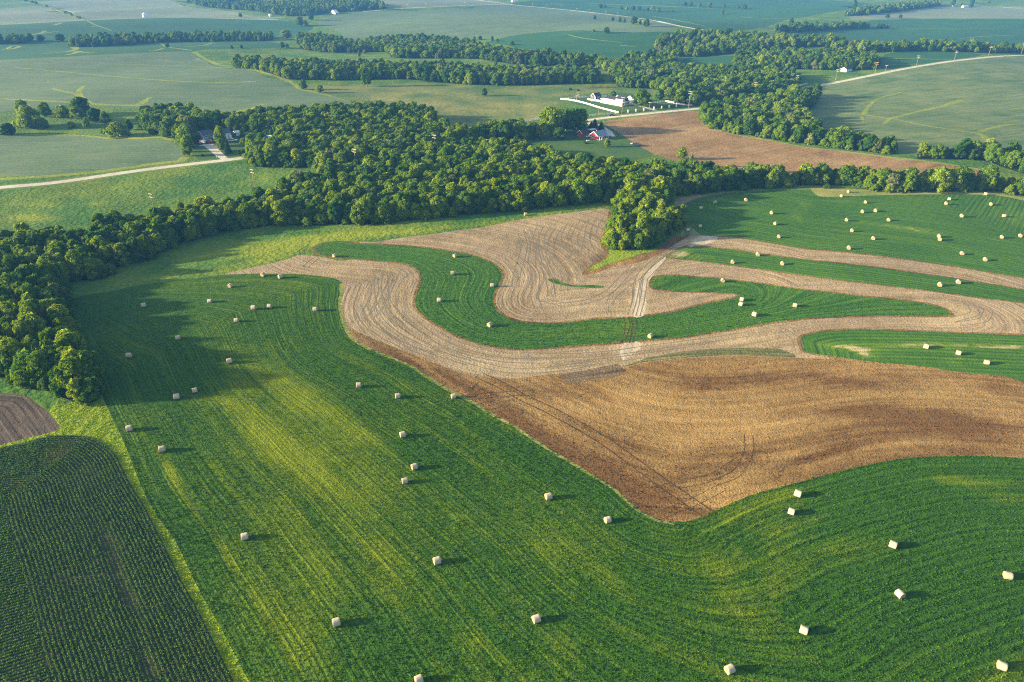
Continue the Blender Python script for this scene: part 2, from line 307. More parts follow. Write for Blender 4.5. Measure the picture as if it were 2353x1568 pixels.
# ------------------------------------------------------------------ materials
class NT:
    def __init__(s, mat):
        s.t = mat.node_tree; s.t.nodes.clear()
    def n(s, typ, **kw):
        nd = s.t.nodes.new(typ)
        for k, v in kw.items(): setattr(nd, k, v)
        return nd
    def put(s, sock, v):
        if hasattr(v, 'is_output') or isinstance(v, bpy.types.NodeSocket): s.t.links.new(v, sock)
        else: sock.default_value = v
    def m(s, op, a, b=0.0, c=None, clamp=False):
        nd = s.n("ShaderNodeMath", operation=op, use_clamp=clamp)
        s.put(nd.inputs[0], a); s.put(nd.inputs[1], b)
        if c is not None: s.put(nd.inputs[2], c)
        return nd.outputs[0]
    def attr(s, name):
        return s.n("ShaderNodeAttribute", attribute_name=name).outputs['Fac']
    def vec(s, x, y, z):
        nd = s.n("ShaderNodeCombineXYZ")
        for i, v in enumerate((x, y, z)): s.put(nd.inputs[i], v)
        return nd.outputs[0]
    def noise(s, vec, scale=1.0, detail=2.0, rough=0.55):
        nd = s.n("ShaderNodeTexNoise")
        if vec is not None: s.t.links.new(vec, nd.inputs['Vector'])
        nd.inputs['Scale'].default_value = scale; nd.inputs['Detail'].default_value = detail
        nd.inputs['Roughness'].default_value = rough
        return nd.outputs['Fac']
    def mix(s, f, a, b):
        nd = s.n("ShaderNodeMix", data_type='RGBA')
        s.put(nd.inputs[0], f)
        for sock, v in ((nd.inputs[6], a), (nd.inputs[7], b)):
            if isinstance(v, tuple): sock.default_value = (*v[:3], 1)
            else: s.t.links.new(v, sock)
        return nd.outputs[2]
    def scale(s, col, f):
        nd = s.n("ShaderNodeVectorMath", operation='SCALE')
        if isinstance(col, tuple): nd.inputs[0].default_value = col[:3]
        else: s.t.links.new(col, nd.inputs[0])
        s.put(nd.inputs['Scale'], f)
        return nd.outputs[0]

def newmat(name):
    m = bpy.data.materials.new(name); m.use_nodes = True
    return m, NT(m)

def contrast(t, x, k, mid=0.5):
    return t.m('MULTIPLY', t.m('SUBTRACT', x, mid), k)

SPEC = {}
def field_mat(name, dark, light, alt=None, alt_a=0.0, sf=0.25, sa=1.6, ff=0.8, fa=0.5, gs=0.6, ga=0.9,
              big=1.0, pk=1.0, base=0.3, bump=0.12, val=0.35, rough=0.95, rowbump=0.0, trans=0.0, rs=0.0, per=2.4, bare=None):
    kw = dict(rs=rs, per=per, bare=bare, sf=sf, sa=sa, ff=ff, fa=fa, gs=gs, ga=ga, big=big, pk=pk, base=base, val=val, rough=rough)
    SPEC[name] = (dark, light, alt, alt_a, kw)
    m, t = newmat(name)
    geo = t.n("ShaderNodeNewGeometry"); pos = geo.outputs['Position']
    sep = t.n("ShaderNodeSeparateXYZ"); t.t.links.new(pos, sep.inputs[0])
    x, y = sep.outputs[0], sep.outputs[1]
    row = t.attr('row'); patch = t.attr('patch')
    flat = t.vec(x, y, 0.0)
    xs = t.m('MULTIPLY', x, 0.016); ys = t.m('MULTIPLY', y, 0.016)
    streak = t.noise(t.vec(t.m('MULTIPLY', row, sf), xs, ys), 1.0, 4.0, 0.6)
    fine = t.noise(t.vec(t.m('MULTIPLY', row, ff), t.m('MULTIPLY', x, 0.035), t.m('MULTIPLY', y, 0.035)), 1.0, 2.0, 0.5)
    grain = t.noise(flat, 1.0 / gs, 3.0, 0.6)
    mid = t.noise(flat, 1.0 / (gs * 6), 3.0, 0.55)
    bign = t.noise(flat, 1 / 38.0, 3.0, 0.5)
    pn_ = t.noise(flat, 1 / 9.0, 4.0, 0.6)
    f = t.m('ADD', t.m('MULTIPLY', t.m('MULTIPLY', patch, pk), t.m('MULTIPLY', pn_, 2.0)), base)
    f = t.m('ADD', f, contrast(t, streak, sa))
    f = t.m('ADD', f, contrast(t, fine, fa))
    f = t.m('ADD', f, contrast(t, bign, big))
    f = t.m('ADD', f, contrast(t, mid, ga * 0.7))
    f = t.m('ADD', f, contrast(t, grain, ga), clamp=True)
    col = t.mix(f, dark, light)
    if alt is not None:
        an = t.noise(flat, 1 / 17.0, 4.0, 0.65)
        af = t.m('MULTIPLY', t.m('SUBTRACT', an, 0.45), alt_a * 4.0, clamp=True)
        col = t.mix(af, col, alt)
    col = t.scale(col, t.m('ADD', 1.0, t.m('ADD', contrast(t, grain, val), contrast(t, fine, val * 0.8))))
    if bare:
        bf = t.m('MULTIPLY', t.m('SUBTRACT', t.m('MULTIPLY', patch, t.m('MULTIPLY', mid, 2.0)), 0.75), 1.6, clamp=True)
        col = t.mix(bf, col, bare)
    if rs:
        wob = t.noise(t.vec(t.m('MULTIPLY', row, 0.12), xs, ys), 1.0, 1.0)
        ph = t.m('ADD', t.m('MULTIPLY', row, 6.2832 / per), t.m('MULTIPLY', wob, 5.0))
        sn = t.m('SINE', ph)
        sn = t.m('MULTIPLY', t.m('ADD', sn, t.m('MULTIPLY', t.m('SINE', t.m('MULTIPLY', ph, 2.618)), .5)), t.m('MULTIPLY', streak, 2.0))
        col = t.scale(col, t.m('ADD', 1.0, t.m('MULTIPLY', sn, rs)))
    bs = t.n("ShaderNodeBsdfPrincipled")
    t.t.links.new(col, bs.inputs['Base Color'])
    bs.inputs['Roughness'].default_value = rough
    bs.inputs['Specular IOR Level'].default_value = 0.12
    h = t.m('ADD', t.m('MULTIPLY', grain, 1.0), t.m('MULTIPLY', mid, 1.2))
    if rowbump:
        h = t.m('ADD', h, t.m('MULTIPLY', fine, rowbump))
    bp = t.n("ShaderNodeBump"); bp.inputs['Strength'].default_value = 1.0; bp.inputs['Distance'].default_value = bump
    t.t.links.new(h, bp.inputs['Height']); t.t.links.new(bp.outputs[0], bs.inputs['Normal'])
    out = t.n("ShaderNodeOutputMaterial")
    if trans:
        tr = t.n("ShaderNodeBsdfTranslucent"); mx = t.n("ShaderNodeMixShader"); mx.inputs[0].default_value = trans
        t.t.links.new(col, tr.inputs[0]); t.t.links.new(bs.outputs[0], mx.inputs[1]); t.t.links.new(tr.outputs[0], mx.inputs[2])
        t.t.links.new(mx.outputs[0], out.inputs[0])
    else:
        t.t.links.new(bs.outputs[0], out.inputs[0])
    return m

def plant_mat(name, gain=1.25, trans=0.35):
    d, l, a, aa, kw = SPEC[name]
    g = lambda c: None if c is None else tuple(x * gain for x in c)
    return field_mat(name + '_plant', g(d), g(l), g(a), aa, bump=0.0, trans=trans, **kw)

M = {}
DG, YG = (0.030, 0.090, 0.006), (0.160, 0.205, 0.004)
M['alfalfa'] = field_mat('alfalfa', DG, YG, sf=0.22, sa=1.0, ff=0.9, fa=0.6, gs=0.45, ga=0.65, big=1.1, base=0.07, bump=0.25, val=0.9, rowbump=1.0, rs=.15, per=2.0)
M['alfalfa_dense'] = field_mat('alfalfa_dense', (0.036, 0.112, 0.013), (0.100, 0.175, 0.012), bare=(0.36, 0.31, 0.15), rs=.20, per=2.0, sf=0.30, sa=0.9, ff=0.75, fa=0.7, gs=0.55, ga=0.6, big=0.5, base=0.15, bump=0.2, val=0.8, rowbump=1.1)
M['pasture'] = field_mat('pasture', (0.038, 0.120, 0.016), (0.180, 0.225, 0.016), sf=0.02, sa=0.2, ff=0.1, fa=0.2, gs=2.2, ga=1.1, big=1.8, base=0.32, bump=0.6, val=0.5)
M['meadow_yellow'] = field_mat('meadow_yellow', (0.105, 0.200, 0.008), (0.290, 0.320, 0.018), sf=0.02, sa=0.1, ff=0.1, fa=0.2, gs=1.2, ga=1.1, big=1.4, base=0.42, bump=0.4, val=0.7)
M['meadow_dry'] = field_mat('meadow_dry', (0.060, 0.120, 0.028), (0.230, 0.215, 0.060), sf=0.02, sa=0.1, ff=0.1, fa=0.2, gs=3.0, ga=1.0, big=2.2, base=0.32, bump=0.3, val=0.35)
M['lawn'] = field_mat('lawn', (0.030, 0.090, 0.022), (0.100, 0.150, 0.025), sf=0.02, sa=0.1, ff=0.1, fa=0.2, gs=2.0, ga=0.7, big=1.6, base=0.3, bump=0.1, val=0.25)
M['stubble'] = field_mat('stubble', (0.130, 0.092, 0.050), (0.385, 0.295, 0.165), alt=(0.33, 0.235, 0.155), alt_a=0.60, rs=.05, per=1.9, sf=0.30, sa=1.3, ff=0.7, fa=0.45, gs=0.7, ga=1.0, big=0.9, base=0.58, bump=0.22, val=0.45, rowbump=1.2)
M['stubble_pale'] = field_mat('stubble_pale', (0.30, 0.25, 0.17), (0.56, 0.47, 0.34), sf=0.5, sa=1.2, ff=1.0, fa=0.8, gs=0.8, ga=1.0, big=0.8, base=0.55, bump=0.15, val=0.3)
M['brown_crop'] = field_mat('brown_crop', (0.138, 0.072, 0.023), (0.325, 0.206, 0.074), alt=(0.24, 0.20, 0.07), alt_a=0.16, rs=.05, per=3.0, sf=0.12, sa=1.7, ff=0.55, fa=0.8, gs=0.5, ga=0.8, big=1.3, base=0.50, bump=0.25, val=0.55, rowbump=0.6)
M['brown_margin'] = field_mat('brown_margin', (0.10, 0.050, 0.020), (0.30, 0.190, 0.060), sf=0.1, sa=0.5, ff=0.5, fa=0.5, gs=0.8, ga=1.6, big=1.8, base=0.42, bump=0.3, val=0.8)
M['brown_far'] = field_mat('brown_far', (0.170, 0.092, 0.036), (0.330, 0.215, 0.095), alt=(0.21, 0.20, 0.08), alt_a=0.2, sf=0.12, sa=1.0, ff=0.5, fa=0.5, gs=1.6, ga=1.0, big=1.4, base=0.45, bump=0.3, val=0.5)
M['plowed'] = field_mat('plowed', (0.060, 0.040, 0.024), (0.22, 0.16, 0.09), sf=0.9, sa=2.6, ff=1.2, fa=1.0, gs=0.7, ga=1.0, big=0.5, base=0.40, bump=0.25, val=0.5, rowbump=1.2)
M['olive'] = field_mat('olive', (0.055, 0.075, 0.022), (0.22, 0.19, 0.075), sf=0.9, sa=2.2, ff=1.2, fa=1.0, gs=0.8, ga=1.0, big=0.8, base=0.40, bump=0.25, val=0.5)
M['seedling'] = field_mat('seedling', (0.050, 0.040, 0.034), (0.17, 0.130, 0.100), alt=(0.05, 0.09, 0.03), alt_a=0.12, sf=0.25, sa=0.8, ff=1.3, fa=1.6, gs=0.6, ga=0.8, big=1.2, base=0.40, bump=0.15, val=0.5, rowbump=1.0)
M['soil'] = field_mat('soil', (0.045, 0.055, 0.028), (0.120, 0.100, 0.065), sf=0.3, sa=0.6, ff=1.3, fa=0.5, gs=0.5, ga=1.0, big=0.8, base=0.30, bump=0.12, val=0.5)
M['crop_grey'] = field_mat('crop_grey', (0.060, 0.120, 0.052), (0.150, 0.195, 0.100), alt=(0.155, 0.150, 0.105), alt_a=0.18, rs=.05, per=5.0, sf=0.12, sa=0.9, ff=0.4, fa=0.6, gs=2.2, ga=0.7, big=0.9, base=0.38, bump=0.15, val=0.25)
M['crop_hill'] = field_mat('crop_hill', (0.055, 0.115, 0.035), (0.190, 0.215, 0.080), alt=(0.20, 0.175, 0.10), alt_a=0.16, rs=.06, per=5.0, sf=0.10, sa=1.2, ff=0.3, fa=0.7, gs=2.2, ga=0.7, big=1.3, base=0.40, bump=0.15, val=0.25)  # hill crop with warm sunlight mixed into its yellower colours
M['crop_pale'] = field_mat('crop_pale', (0.11, 0.155, 0.085), (0.21, 0.24, 0.145), alt=(0.20, 0.19, 0.15), alt_a=0.3, sf=0.06, sa=1.0, ff=0.2, fa=0.6, gs=3.0, ga=0.5, big=0.8, base=0.4, bump=0.1, val=0.2)
M['crop_teal'] = field_mat('crop_teal', (0.014, 0.075, 0.026), (0.040, 0.120, 0.040), sf=0.05, sa=0.8, ff=0.2, fa=0.4, gs=3.0, ga=0.4, big=1.0, base=0.35, bump=0.12, val=0.2)
M['waterway'] = field_mat('waterway', (0.120, 0.190, 0.020), (0.300, 0.300, 0.045), sf=0.05, sa=0.3, ff=0.2, fa=0.3, gs=2.0, ga=0.9, big=1.4, base=0.42, bump=0.3, val=0.4)
M['mown'] = field_mat('mown', (0.13, 0.19, 0.035), (0.36, 0.31, 0.10), sf=0.2, sa=0.6, ff=0.5, fa=0.4, gs=1.2, ga=1.0, big=1.8, base=0.45, bump=0.15, val=0.4)
M['track_grass'] = field_mat('track_grass', (0.06, 0.14, 0.03), (0.27, 0.23, 0.11), sf=0.8, sa=2.0, ff=0.5, fa=0.5, gs=1.2, ga=1.0, big=1.6, base=0.36, bump=0.15, val=0.4)
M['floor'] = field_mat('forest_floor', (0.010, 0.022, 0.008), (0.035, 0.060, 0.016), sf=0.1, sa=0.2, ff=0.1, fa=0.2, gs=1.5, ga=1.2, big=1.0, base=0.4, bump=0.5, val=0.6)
M['gravel'] = field_mat('gravel', (0.42, 0.37, 0.30), (0.60, 0.55, 0.46), sf=0.6, sa=1.0, ff=1.5, fa=0.8, gs=0.8, ga=0.6, big=0.5, base=0.5, bump=0.05, val=0.2)
M['verge'] = field_mat('verge', (0.050, 0.135, 0.016), (0.220, 0.240, 0.030), sf=0.3, sa=0.6, ff=0.5, fa=0.5, gs=1.5, ga=1.1, big=1.4, base=0.40, bump=0.3, val=0.4)
M['rut'] = field_mat('wheel_rut', (0.055, 0.035, 0.018), (0.110, 0.070, 0.035), sf=0.1, sa=0.5, ff=1, fa=0.5, gs=0.5, ga=1.0, big=0.4, base=0.4, bump=0.15, val=0.5)
M['rut_pale'] = field_mat('wheel_rut_pale', (0.135, 0.115, 0.080), (0.21, 0.18, 0.13), sf=0.1, sa=0.5, ff=1, fa=0.5, gs=0.5, ga=1.0, big=0.4, base=0.4, bump=0.1, val=0.4)

def P(name, rgb, rough=0.7, spec=0.3, metal=0.0, noise=0.0, ns=2.0):
    m, t = newmat(name)
    bs = t.n("ShaderNodeBsdfPrincipled")
    bs.inputs['Roughness'].default_value = rough; bs.inputs['Specular IOR Level'].default_value = spec
    bs.inputs['Metallic'].default_value = metal
    tc = t.n("ShaderNodeTexCoord")
    nz = t.noise(tc.outputs['Object'], ns, 4.0, 0.6)
    col = t.scale(tuple(rgb), t.m('ADD', 1.0, contrast(t, nz, max(noise, 0.15))))
    t.t.links.new(col, bs.inputs['Base Color'])
    out = t.n("ShaderNodeOutputMaterial"); t.t.links.new(bs.outputs[0], out.inputs[0])
    M[name] = m
    return m

# ------------------------------------------------------------------ ground sheet, cut along every traced boundary
def line_guides(*L):
    return [gp(l, False, 5) for l in L]

gl_ft, gl_fr = gp(EDGE_FT + EDGE_FB, False, 4), gp(EDGE_FL, False, 4)
gl_seam = gp([(1511,1194)] + SEAM, False, 4)
gl_br = gp(EDGE_BR, False, 4)
gl_band = gp(SB_BOT, False, 3)
gl_bandt = gp(SB_TOP, False, 3)
gl_browntop = gp(BROWN_T, False, 3)
gl_bl = gp(EDGE_FB[4:] + EDGE_BR[1:], False, 3)
gl_cr = gp([(60,1004)] + CORN_R, False, 4)
gl_ct = gp(CORN_T + CORN_R[:2], False, 3)

def row_main(Q):
    a = pdist(Q, gl_ft); b = pdist(Q, gl_fr)
    return 150.0 * a / (a + b + 1e-3)
def row_soft(g1, g2, k):
    return lambda Q: -k * np.logaddexp(-pdist(Q, g1) / k, -pdist(Q, g2) / k)
gl_brx = gp([(1050,1400),(1250,1305),(1420,1240)] + EDGE_BR, False, 4)
def row_right(Q):
    return pdist(Q, gl_brx)
def row_line(*gs):
    def f(Q):
        return np.min([pdist(Q, g) for g in gs], 0)
    return f
def row_dir(deg):
    c, s = math.cos(math.radians(deg)), math.sin(math.radians(deg))
    return lambda Q: Q[:, 0] * -s + Q[:, 1] * c
def row_blend(g1, g2, W):
    return lambda Q: W * pdist(Q, g1) / (pdist(Q, g1) + pdist(Q, g2) + 1e-3)

def blobs(lst):
    def f(Q):
        z = hgt(Q[:, 0], Q[:, 1]); p = proj(np.stack([Q[:, 0], Q[:, 1], z], 1))
        r = np.zeros(len(Q))
        for (cx, cy, rx, ry, ang, amp) in lst:
            c, s = math.cos(math.radians(ang)), math.sin(math.radians(ang))
            dx, dy = p[:, 0] - cx, p[:, 1] - cy
            u = (dx * c + dy * s) / rx; v = (-dx * s + dy * c) / ry
            r += amp * np.exp(-(u * u + v * v))
        return r
    return f
B_MAIN = blobs([(780,1040,250,110,32,.16),(640,930,120,60,25,.15),(980,1180,160,70,35,.10),(640,870,70,26,25,.5),(720,930,110,32,30,.6),(560,940,70,22,20,.35),(600,1010,70,30,35,.55),(690,1060,130,42,38,.55),(820,1000,60,30,20,.3),
    (780,1130,110,35,35,.4),(880,1090,90,30,30,.2),(640,1180,60,60,50,.25),(730,1290,90,40,50,.4),(860,1250,90,30,40,.4),(900,1360,90,35,45,.3),(700,1450,40,90,-30,.35),
    (560,880,60,14,5,.25),(480,920,60,14,0,.25),(840,840,60,14,20,.35),(930,890,60,20,20,.3),(1080,1200,110,30,35,.15),(560,800,70,10,0,.2),
    (395,1090,10,46,-28,.9),(450,1180,9,50,-33,.6),(520,1275,10,50,-35,.65),(600,1390,11,60,-33,.5),(660,1490,12,60,-30,.5),
    (1240,1255,60,20,35,.3),(1100,1480,60,22,40,.35),(1290,1480,60,25,40,.3),(1530,1240,60,20,35,.25),(1640,1290,70,24,45,.3),(1700,1400,80,22,50,.25),(1400,1330,80,22,40,.25),
    (300,930,40,60,0,.12),(1000,1050,100,30,35,-.25),(1200,1040,150,30,33,-.35),(350,1200,60,60,0,-.2),(470,1240,20,100,-32,-.3),(400,740,150,40,0,-.1),(900,1500,100,40,40,-.1)])
B_RIGHT = blobs([(2050,1370,380,150,-20,-.35),(2000,1180,300,50,-12,-.2),(1790,1240,60,36,20,.25),(1780,1320,40,60,10,.2),(1850,1200,80,12,-15,.4),(2150,1100,120,14,5,.35),(2250,1110,100,16,8,.35),(1950,1290,160,40,-20,.15),
    (2100,1290,120,26,-10,.2),(1900,1450,100,30,-30,.1),(2300,1140,60,14,10,.3),(1740,1450,30,60,-20,.3),(1700,1180,60,10,-20,.3),(2250,1500,150,40,-35,-.1),(1800,1140,40,10,-20,.3)])
B_BROWN = blobs([(900,812,90,12,30,-.45),(1030,870,80,14,30,-.5),(1180,960,130,22,35,-.6),(1330,1060,130,26,37,-.7),(1450,1130,120,26,37,-.8),(1560,1160,80,24,20,-.6),(1230,900,90,14,10,-.35),
    (1400,930,140,24,-5,.3),(1560,960,160,34,5,.35),(1750,985,160,30,-5,.35),(1620,890,60,14,0,-.3),(1740,868,110,14,-5,-.6),(1600,872,60,10,0,-.35),(1960,880,110,12,8,-.6),(2060,870,70,9,8,-.35),
    (1800,915,120,14,0,.35),(2100,930,110,11,5,.2),(2130,960,130,24,5,-.8),(2240,990,120,24,8,-.7),(2010,945,50,10,0,-.5),(1640,1030,60,20,-10,-.3),(1700,1060,80,20,-25,-.5),(1580,1080,60,20,-20,-.3),
    (1900,1040,120,10,-15,-.5),(1830,1070,100,10,-22,-.4),(2050,1020,130,14,-5,.35),(2200,1035,90,12,3,-.3),(2310,900,60,20,15,-.4),(1650,1120,80,14,-25,.3),(1560,1050,60,30,0,.15),(980,840,40,8,30,.4)])
B_STUB = blobs([(1150,840,110,16,5,.4),(1440,800,26,14,0,.9),(1467,690,16,50,5,.9),(1480,640,16,30,20,.6),(1590,555,34,6,-20,.9),(1400,590,70,14,-20,-.7),(1500,568,50,10,-30,-.8),(1540,550,40,6,-20,-.6),
    (870,640,60,20,0,-.2),(1260,560,50,40,0,-.25),(1330,590,50,30,0,-.2),(800,660,14,40,0,-.2),(1200,690,40,20,20,-.1),(1700,780,60,12,-5,.3),(2200,740,80,10,0,.3),(1280,640,30,20,0,-.2)])
B_LOW = blobs([(1960,800,60,5,5,1.6),(1985,812,30,8,15,1.3),(2060,795,90,4,2,1.0),(2250,795,120,5,2,1.1),(2330,797,60,4,0,.9),(2120,790,60,5,0,.7),(1900,790,40,8,0,.2),(2200,822,20,5,0,.7),(2190,835,30,6,20,.3)])
B_UP = blobs([(2030,518,70,3,5,.6),(2100,528,60,4,8,.9),(2090,550,70,3,5,.5),(1830,497,12,10,0,.6),(1930,462,40,3,0,.5),(1660,460,90,3,0,.5),(1700,480,90,3,2,.4),(1950,590,90,4,5,.5),
    (2060,597,110,5,6,.5),(2330,500,30,16,20,.4),(2100,480,60,3,0,.2),(1850,470,14,12,0,.4),(1980,535,60,3,4,.3),(1620,500,40,3,0,.5),(2100,453,60,2,0,.4)])
B_PAST = blobs([(640,565,70,10,-14,.9),(740,548,60,8,-5,.7),(560,605,50,5,-10,.5),(100,470,70,5,0,.5),(230,468,30,4,0,.7),(60,500,40,6,0,.7),(95,505,40,5,0,.6),(700,560,120,9,-12,.8),(620,590,80,8,-15,.8),(850,540,120,7,-4,.7),(1050,520,120,5,-6,.5),(470,590,40,6,-10,.5),  # yellow-green pasture patches; sunlight on the grass slope is painted in with them
    (570,580,60,5,-20,.5),(380,635,40,4,-10,.4),(520,625,60,4,-5,.4),(560,600,80,5,-8,-.4),(350,620,60,8,-15,-.3),(640,540,90,5,-5,-.4),(1060,250,200,10,3,.4),(900,230,120,7,3,.4),(1250,230,70,10,0,-.2),(1180,270,120,8,0,.3),(1000,215,120,5,2,.3)])

LAYERS = []   # name, material, contours, row function, patch function, dark-to-light order: later ones win
def L(name, mat, contours, row=None, patch=None):
    LAYERS.append((name, mat, contours, row, patch))
def Lp(name, mat, pts, row=None, patch=None, n=3):
    L(name, mat, [gp(pts, True, n)], row, patch)

L('pasture', 'pasture', None, None, B_PAST)
for nm, mt, pts, rw in [('crop_field','crop_pale',FIELD_E,row_dir(10)),('crop_field','crop_pale',FIELD_F,row_dir(-8)),('crop_field','crop_pale',FIELD_F2,row_dir(0)),
        ('crop_field','crop_teal',FIELD_D,row_dir(5)),('crop_field','crop_teal',FIELD_C,row_dir(-5)),('crop_field','crop_grey',FIELD_B,row_dir(8)),
        ('crop_field','crop_grey',FIELD_G,row_dir(12)),('crop_field','crop_teal',FIELD_I,row_dir(-10)),('crop_field','crop_teal',FIELD_H,row_dir(-6)),
        ('crop_field','crop_pale',FIELD_J,row_dir(4)),('crop_field','crop_teal',FIELD_K,row_dir(2)),('crop_field','crop_pale',FIELD_L,row_dir(2)),
        ('crop_field','crop_teal',FIELD_M,row_dir(5)),('crop_field','crop_teal',FIELD_N,row_dir(5)),('crop_field','crop_hill',FIELD_O,row_dir(22)),
        ('crop_field','crop_hill',FIELD_P,row_dir(30)),('crop_field','crop_grey',FIELD_A,row_dir(4)),('meadow','pasture',MEADOW,None)]:
    Lp(nm, mt, pts, rw)
Lp('dry_meadow', 'meadow_dry', [(640,190),(760,198),(850,196),(950,190),(1080,197),(1176,200),(1300,196),(1400,205),(1500,215),(1490,228),(1400,224),(1340,222),(1290,229),(1280,250),(1240,275),(1180,285),(1100,290),(1010,280),(980,258),(900,250),(860,248),(800,231),(738,214),(700,206),(678,203)], None, B_PAST)
Lp('farm_yard', 'lawn', [(445,352),(448,322),(470,298),(640,300),(650,335),(610,350),(600,362),(520,368),(470,372),(455,368)])
Lp('farm_yard', 'lawn', [(1210,300),(1240,275),(1300,270),(1385,282),(1414,300),(1451,325),(1489,347),(1500,360),(1400,372),(1250,350),(1200,325)])
Lp('lawn', 'lawn', [(1292,229),(1350,220),(1440,215),(1530,235),(1600,240),(1590,247),(1480,260),(1416,262)])
Lp('grass_strip', 'meadow_yellow', GRASS_STRIP)
Lp('grass_margin', 'meadow_yellow', [(1380,590),(1395,584),(1398,575),(1430,576),(1520,572),(1501,577),(1451,594),(1414,606),(1376,620),(1353,614)])
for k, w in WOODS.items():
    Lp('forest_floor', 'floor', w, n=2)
Lp('seedling_field', 'seedling', SEED, row_line(gp([(-200,900),(67,906),(110,950),(138,984)], False, 4)))
Lp('corn_field', 'soil', CORN, row_line(gl_cr))
Lp('stubble_field', 'stubble', STUB, row_line(gl_band, gl_bandt), B_STUB)
gl_fb = gp(EDGE_FB[4:], False, 3)
row_brown = row_soft(gl_fb, gl_br, 14.0)
Lp('ripe_field', 'brown_crop', BROWN, row_brown, B_BROWN)
Lp('plowed_patch', 'plowed', PLOW, row_dir(13), n=1)
Lp('weedy_strip', 'olive', OLIVE, row_line(gl_browntop))
Lp('track_verge', 'track_grass', TRACK_G, row_line(gp([(1564,541),(1572,490),(1614,455),(1764,438)], False, 4)))
Lp('bare_ground', 'stubble', BARE_E, row_dir(20))
Lp('alfalfa_field', 'alfalfa', F_MAIN, row_main, B_MAIN, 4)
Lp('alfalfa_field', 'alfalfa', F_RIGHT, row_right, B_RIGHT, 4)
Lp('alfalfa_field', 'alfalfa_dense', S_BAND, row_blend(gl_band, gl_bandt, 34.0), blobs([(1300,770,120,6,0,.5),(1380,755,60,6,0,.3),(1440,750,12,20,0,.6),(800,580,60,5,5,.3),(1510,650,14,10,0,.6),(1040,720,20,10,0,.2)]))
Lp('alfalfa_field', 'alfalfa_dense', R_BAND, row_line(gp(R_BAND[:12], False, 3)), blobs([(1560,584,26,9,-10,1.6),(1600,590,30,5,5,.6),(1900,640,200,4,6,.4)]))
Lp('alfalfa_field', 'alfalfa_dense', LOW_BAND, row_line(gp(LOW_BAND[:10], False, 3)), B_LOW)
Lp('alfalfa_field', 'alfalfa_dense', UP_RIGHT, row_line(gp(UP_RIGHT[14:], False, 3)), B_UP)
Lp('mown_strip', 'mown', MOWN, row_dir(0))
L('field_margin', 'brown_margin', ring(gp(S_BAND, True, 3), 1.1))
L('field_margin', 'brown_margin', ring(gp(LOW_BAND, True, 3), 1.0))
L('field_margin', 'brown_margin', ring(gp(R_BAND, True, 3), 0.9))
L('field_margin', 'brown_margin', ribbon(gp([(2700,700),(2353,640),(2240,621),(2140,605),(2040,591),(1940,580),(1840,571),(1764,558),(1701,548),(1651,543),(1614,541)], False, 4), 1.0, wig=.3))
L('field_margin', 'mown', ribbon(gp(EDGE_FB, False, 4), 1.3, 0.7, off=-0.4, wig=.35))
L('field_margin', 'brown_margin', ribbon(gp([(1403,485),(1399,505),(1398,530),(1386,542),(1383,557),(1389,572),(1395,582),(1391,592),(1374,602),(1354,615),(1340,632)], False, 4), 1.6, wig=.4))
L('field_margin', 'brown_margin', ribbon(gp([(1340,632),(1376,621),(1414,606),(1451,595),(1490,583)], False, 4), 2.2, 3.0, wig=.4))
Lp('brown_grass', 'brown_margin', [(1340,630),(1376,621),(1414,606),(1451,594),(1501,577),(1531,556),(1546,545),(1585,541),(1560,556),(1530,575),(1500,592),(1460,605),(1400,615)], None, blobs([(1450,600,60,10,-20,.3)]))
L('field_margin', 'brown_margin', ribbon(gp([(1867,826),(1935,827),(2002,834),(2068,840),(2135,847),(2185,855),(2252,862),(2302,867),(2353,880)], False, 4), 1.0, wig=.4))
Lp('pale_ground', 'stubble_pale', [(1455,728),(1460,680),(1468,650),(1485,630),(1510,600),(1530,590),(1522,606),(1500,632),(1486,660),(1484,700),(1478,727)], row_dir(80))
Lp('pale_ground', 'stubble_pale', [(1580,566),(1600,548),(1614,542),(1650,545),(1640,556),(1600,566)], row_dir(40))
Lp('pale_ground', 'stubble_pale', [(1434,789),(1470,786),(1472,800),(1450,815),(1432,828),(1424,806)], row_dir(80))
Lp('weed_patch', 'alfalfa_dense', [(1258,642),(1275,640),(1290,648),(1320,656),(1360,655),(1388,658),(1386,662),(1340,661),(1300,657),(1270,650)])
Lp('brown_field', 'brown_far', UBROWN, row_dir(35), blobs([(1560,300,100,8,0,.4),(1700,345,120,8,0,.3),(1900,370,120,8,5,.4),(1500,270,60,6,-5,.3)]))
L('field_margin', 'mown', ribbon(gp([(1614,284),(1651,298),(1701,312),(1765,322),(1840,337),(1940,348),(2040,361),(2140,372),(2240,388),(2290,398)], False, 4), 2.0, 3.0, wig=.5))
for pts, w0, w1 in WATERWAYS:
    L('grass_waterway', 'waterway', ribbon(gp(pts, False, 4), w0 * (.62 if pts[0][0] < 1800 else .40), w1 * (.62 if pts[0][0] < 1800 else .40), wig=.3))
L('mown_strip', 'waterway', ribbon(gp([(425,361),(415,370),(350,377),(250,392),(125,404),(0,412),(-300,432)], False, 4), 5))
for r_, w in ((ROAD1, 5.4), (ROAD2, 5.6), (ROAD3, 7.0), (ROAD4, 5.0), (ROAD5, 4.0)):
    g_ = gp(r_, False, 5)
    L('road_verge', 'verge', ribbon(g_, w + 5.5, wig=.12))
for r_, w in ((ROAD1, 5.4), (ROAD2, 5.6), (ROAD3, 7.0), (ROAD4, 4.5), (ROAD5, 3.0)):
    L('gravel_road', 'gravel', ribbon(gp(r_, False, 5), w))
L('driveway', 'gravel', ribbon(gp(DRIVE1, False, 5), 7.5, 3.6))
L('driveway', 'gravel', ribbon(gp(DRIVE2, False, 5), 4, 10))
L('driveway', 'gravel', ribbon(gp(DRIVE3, False, 5), 4, 4))
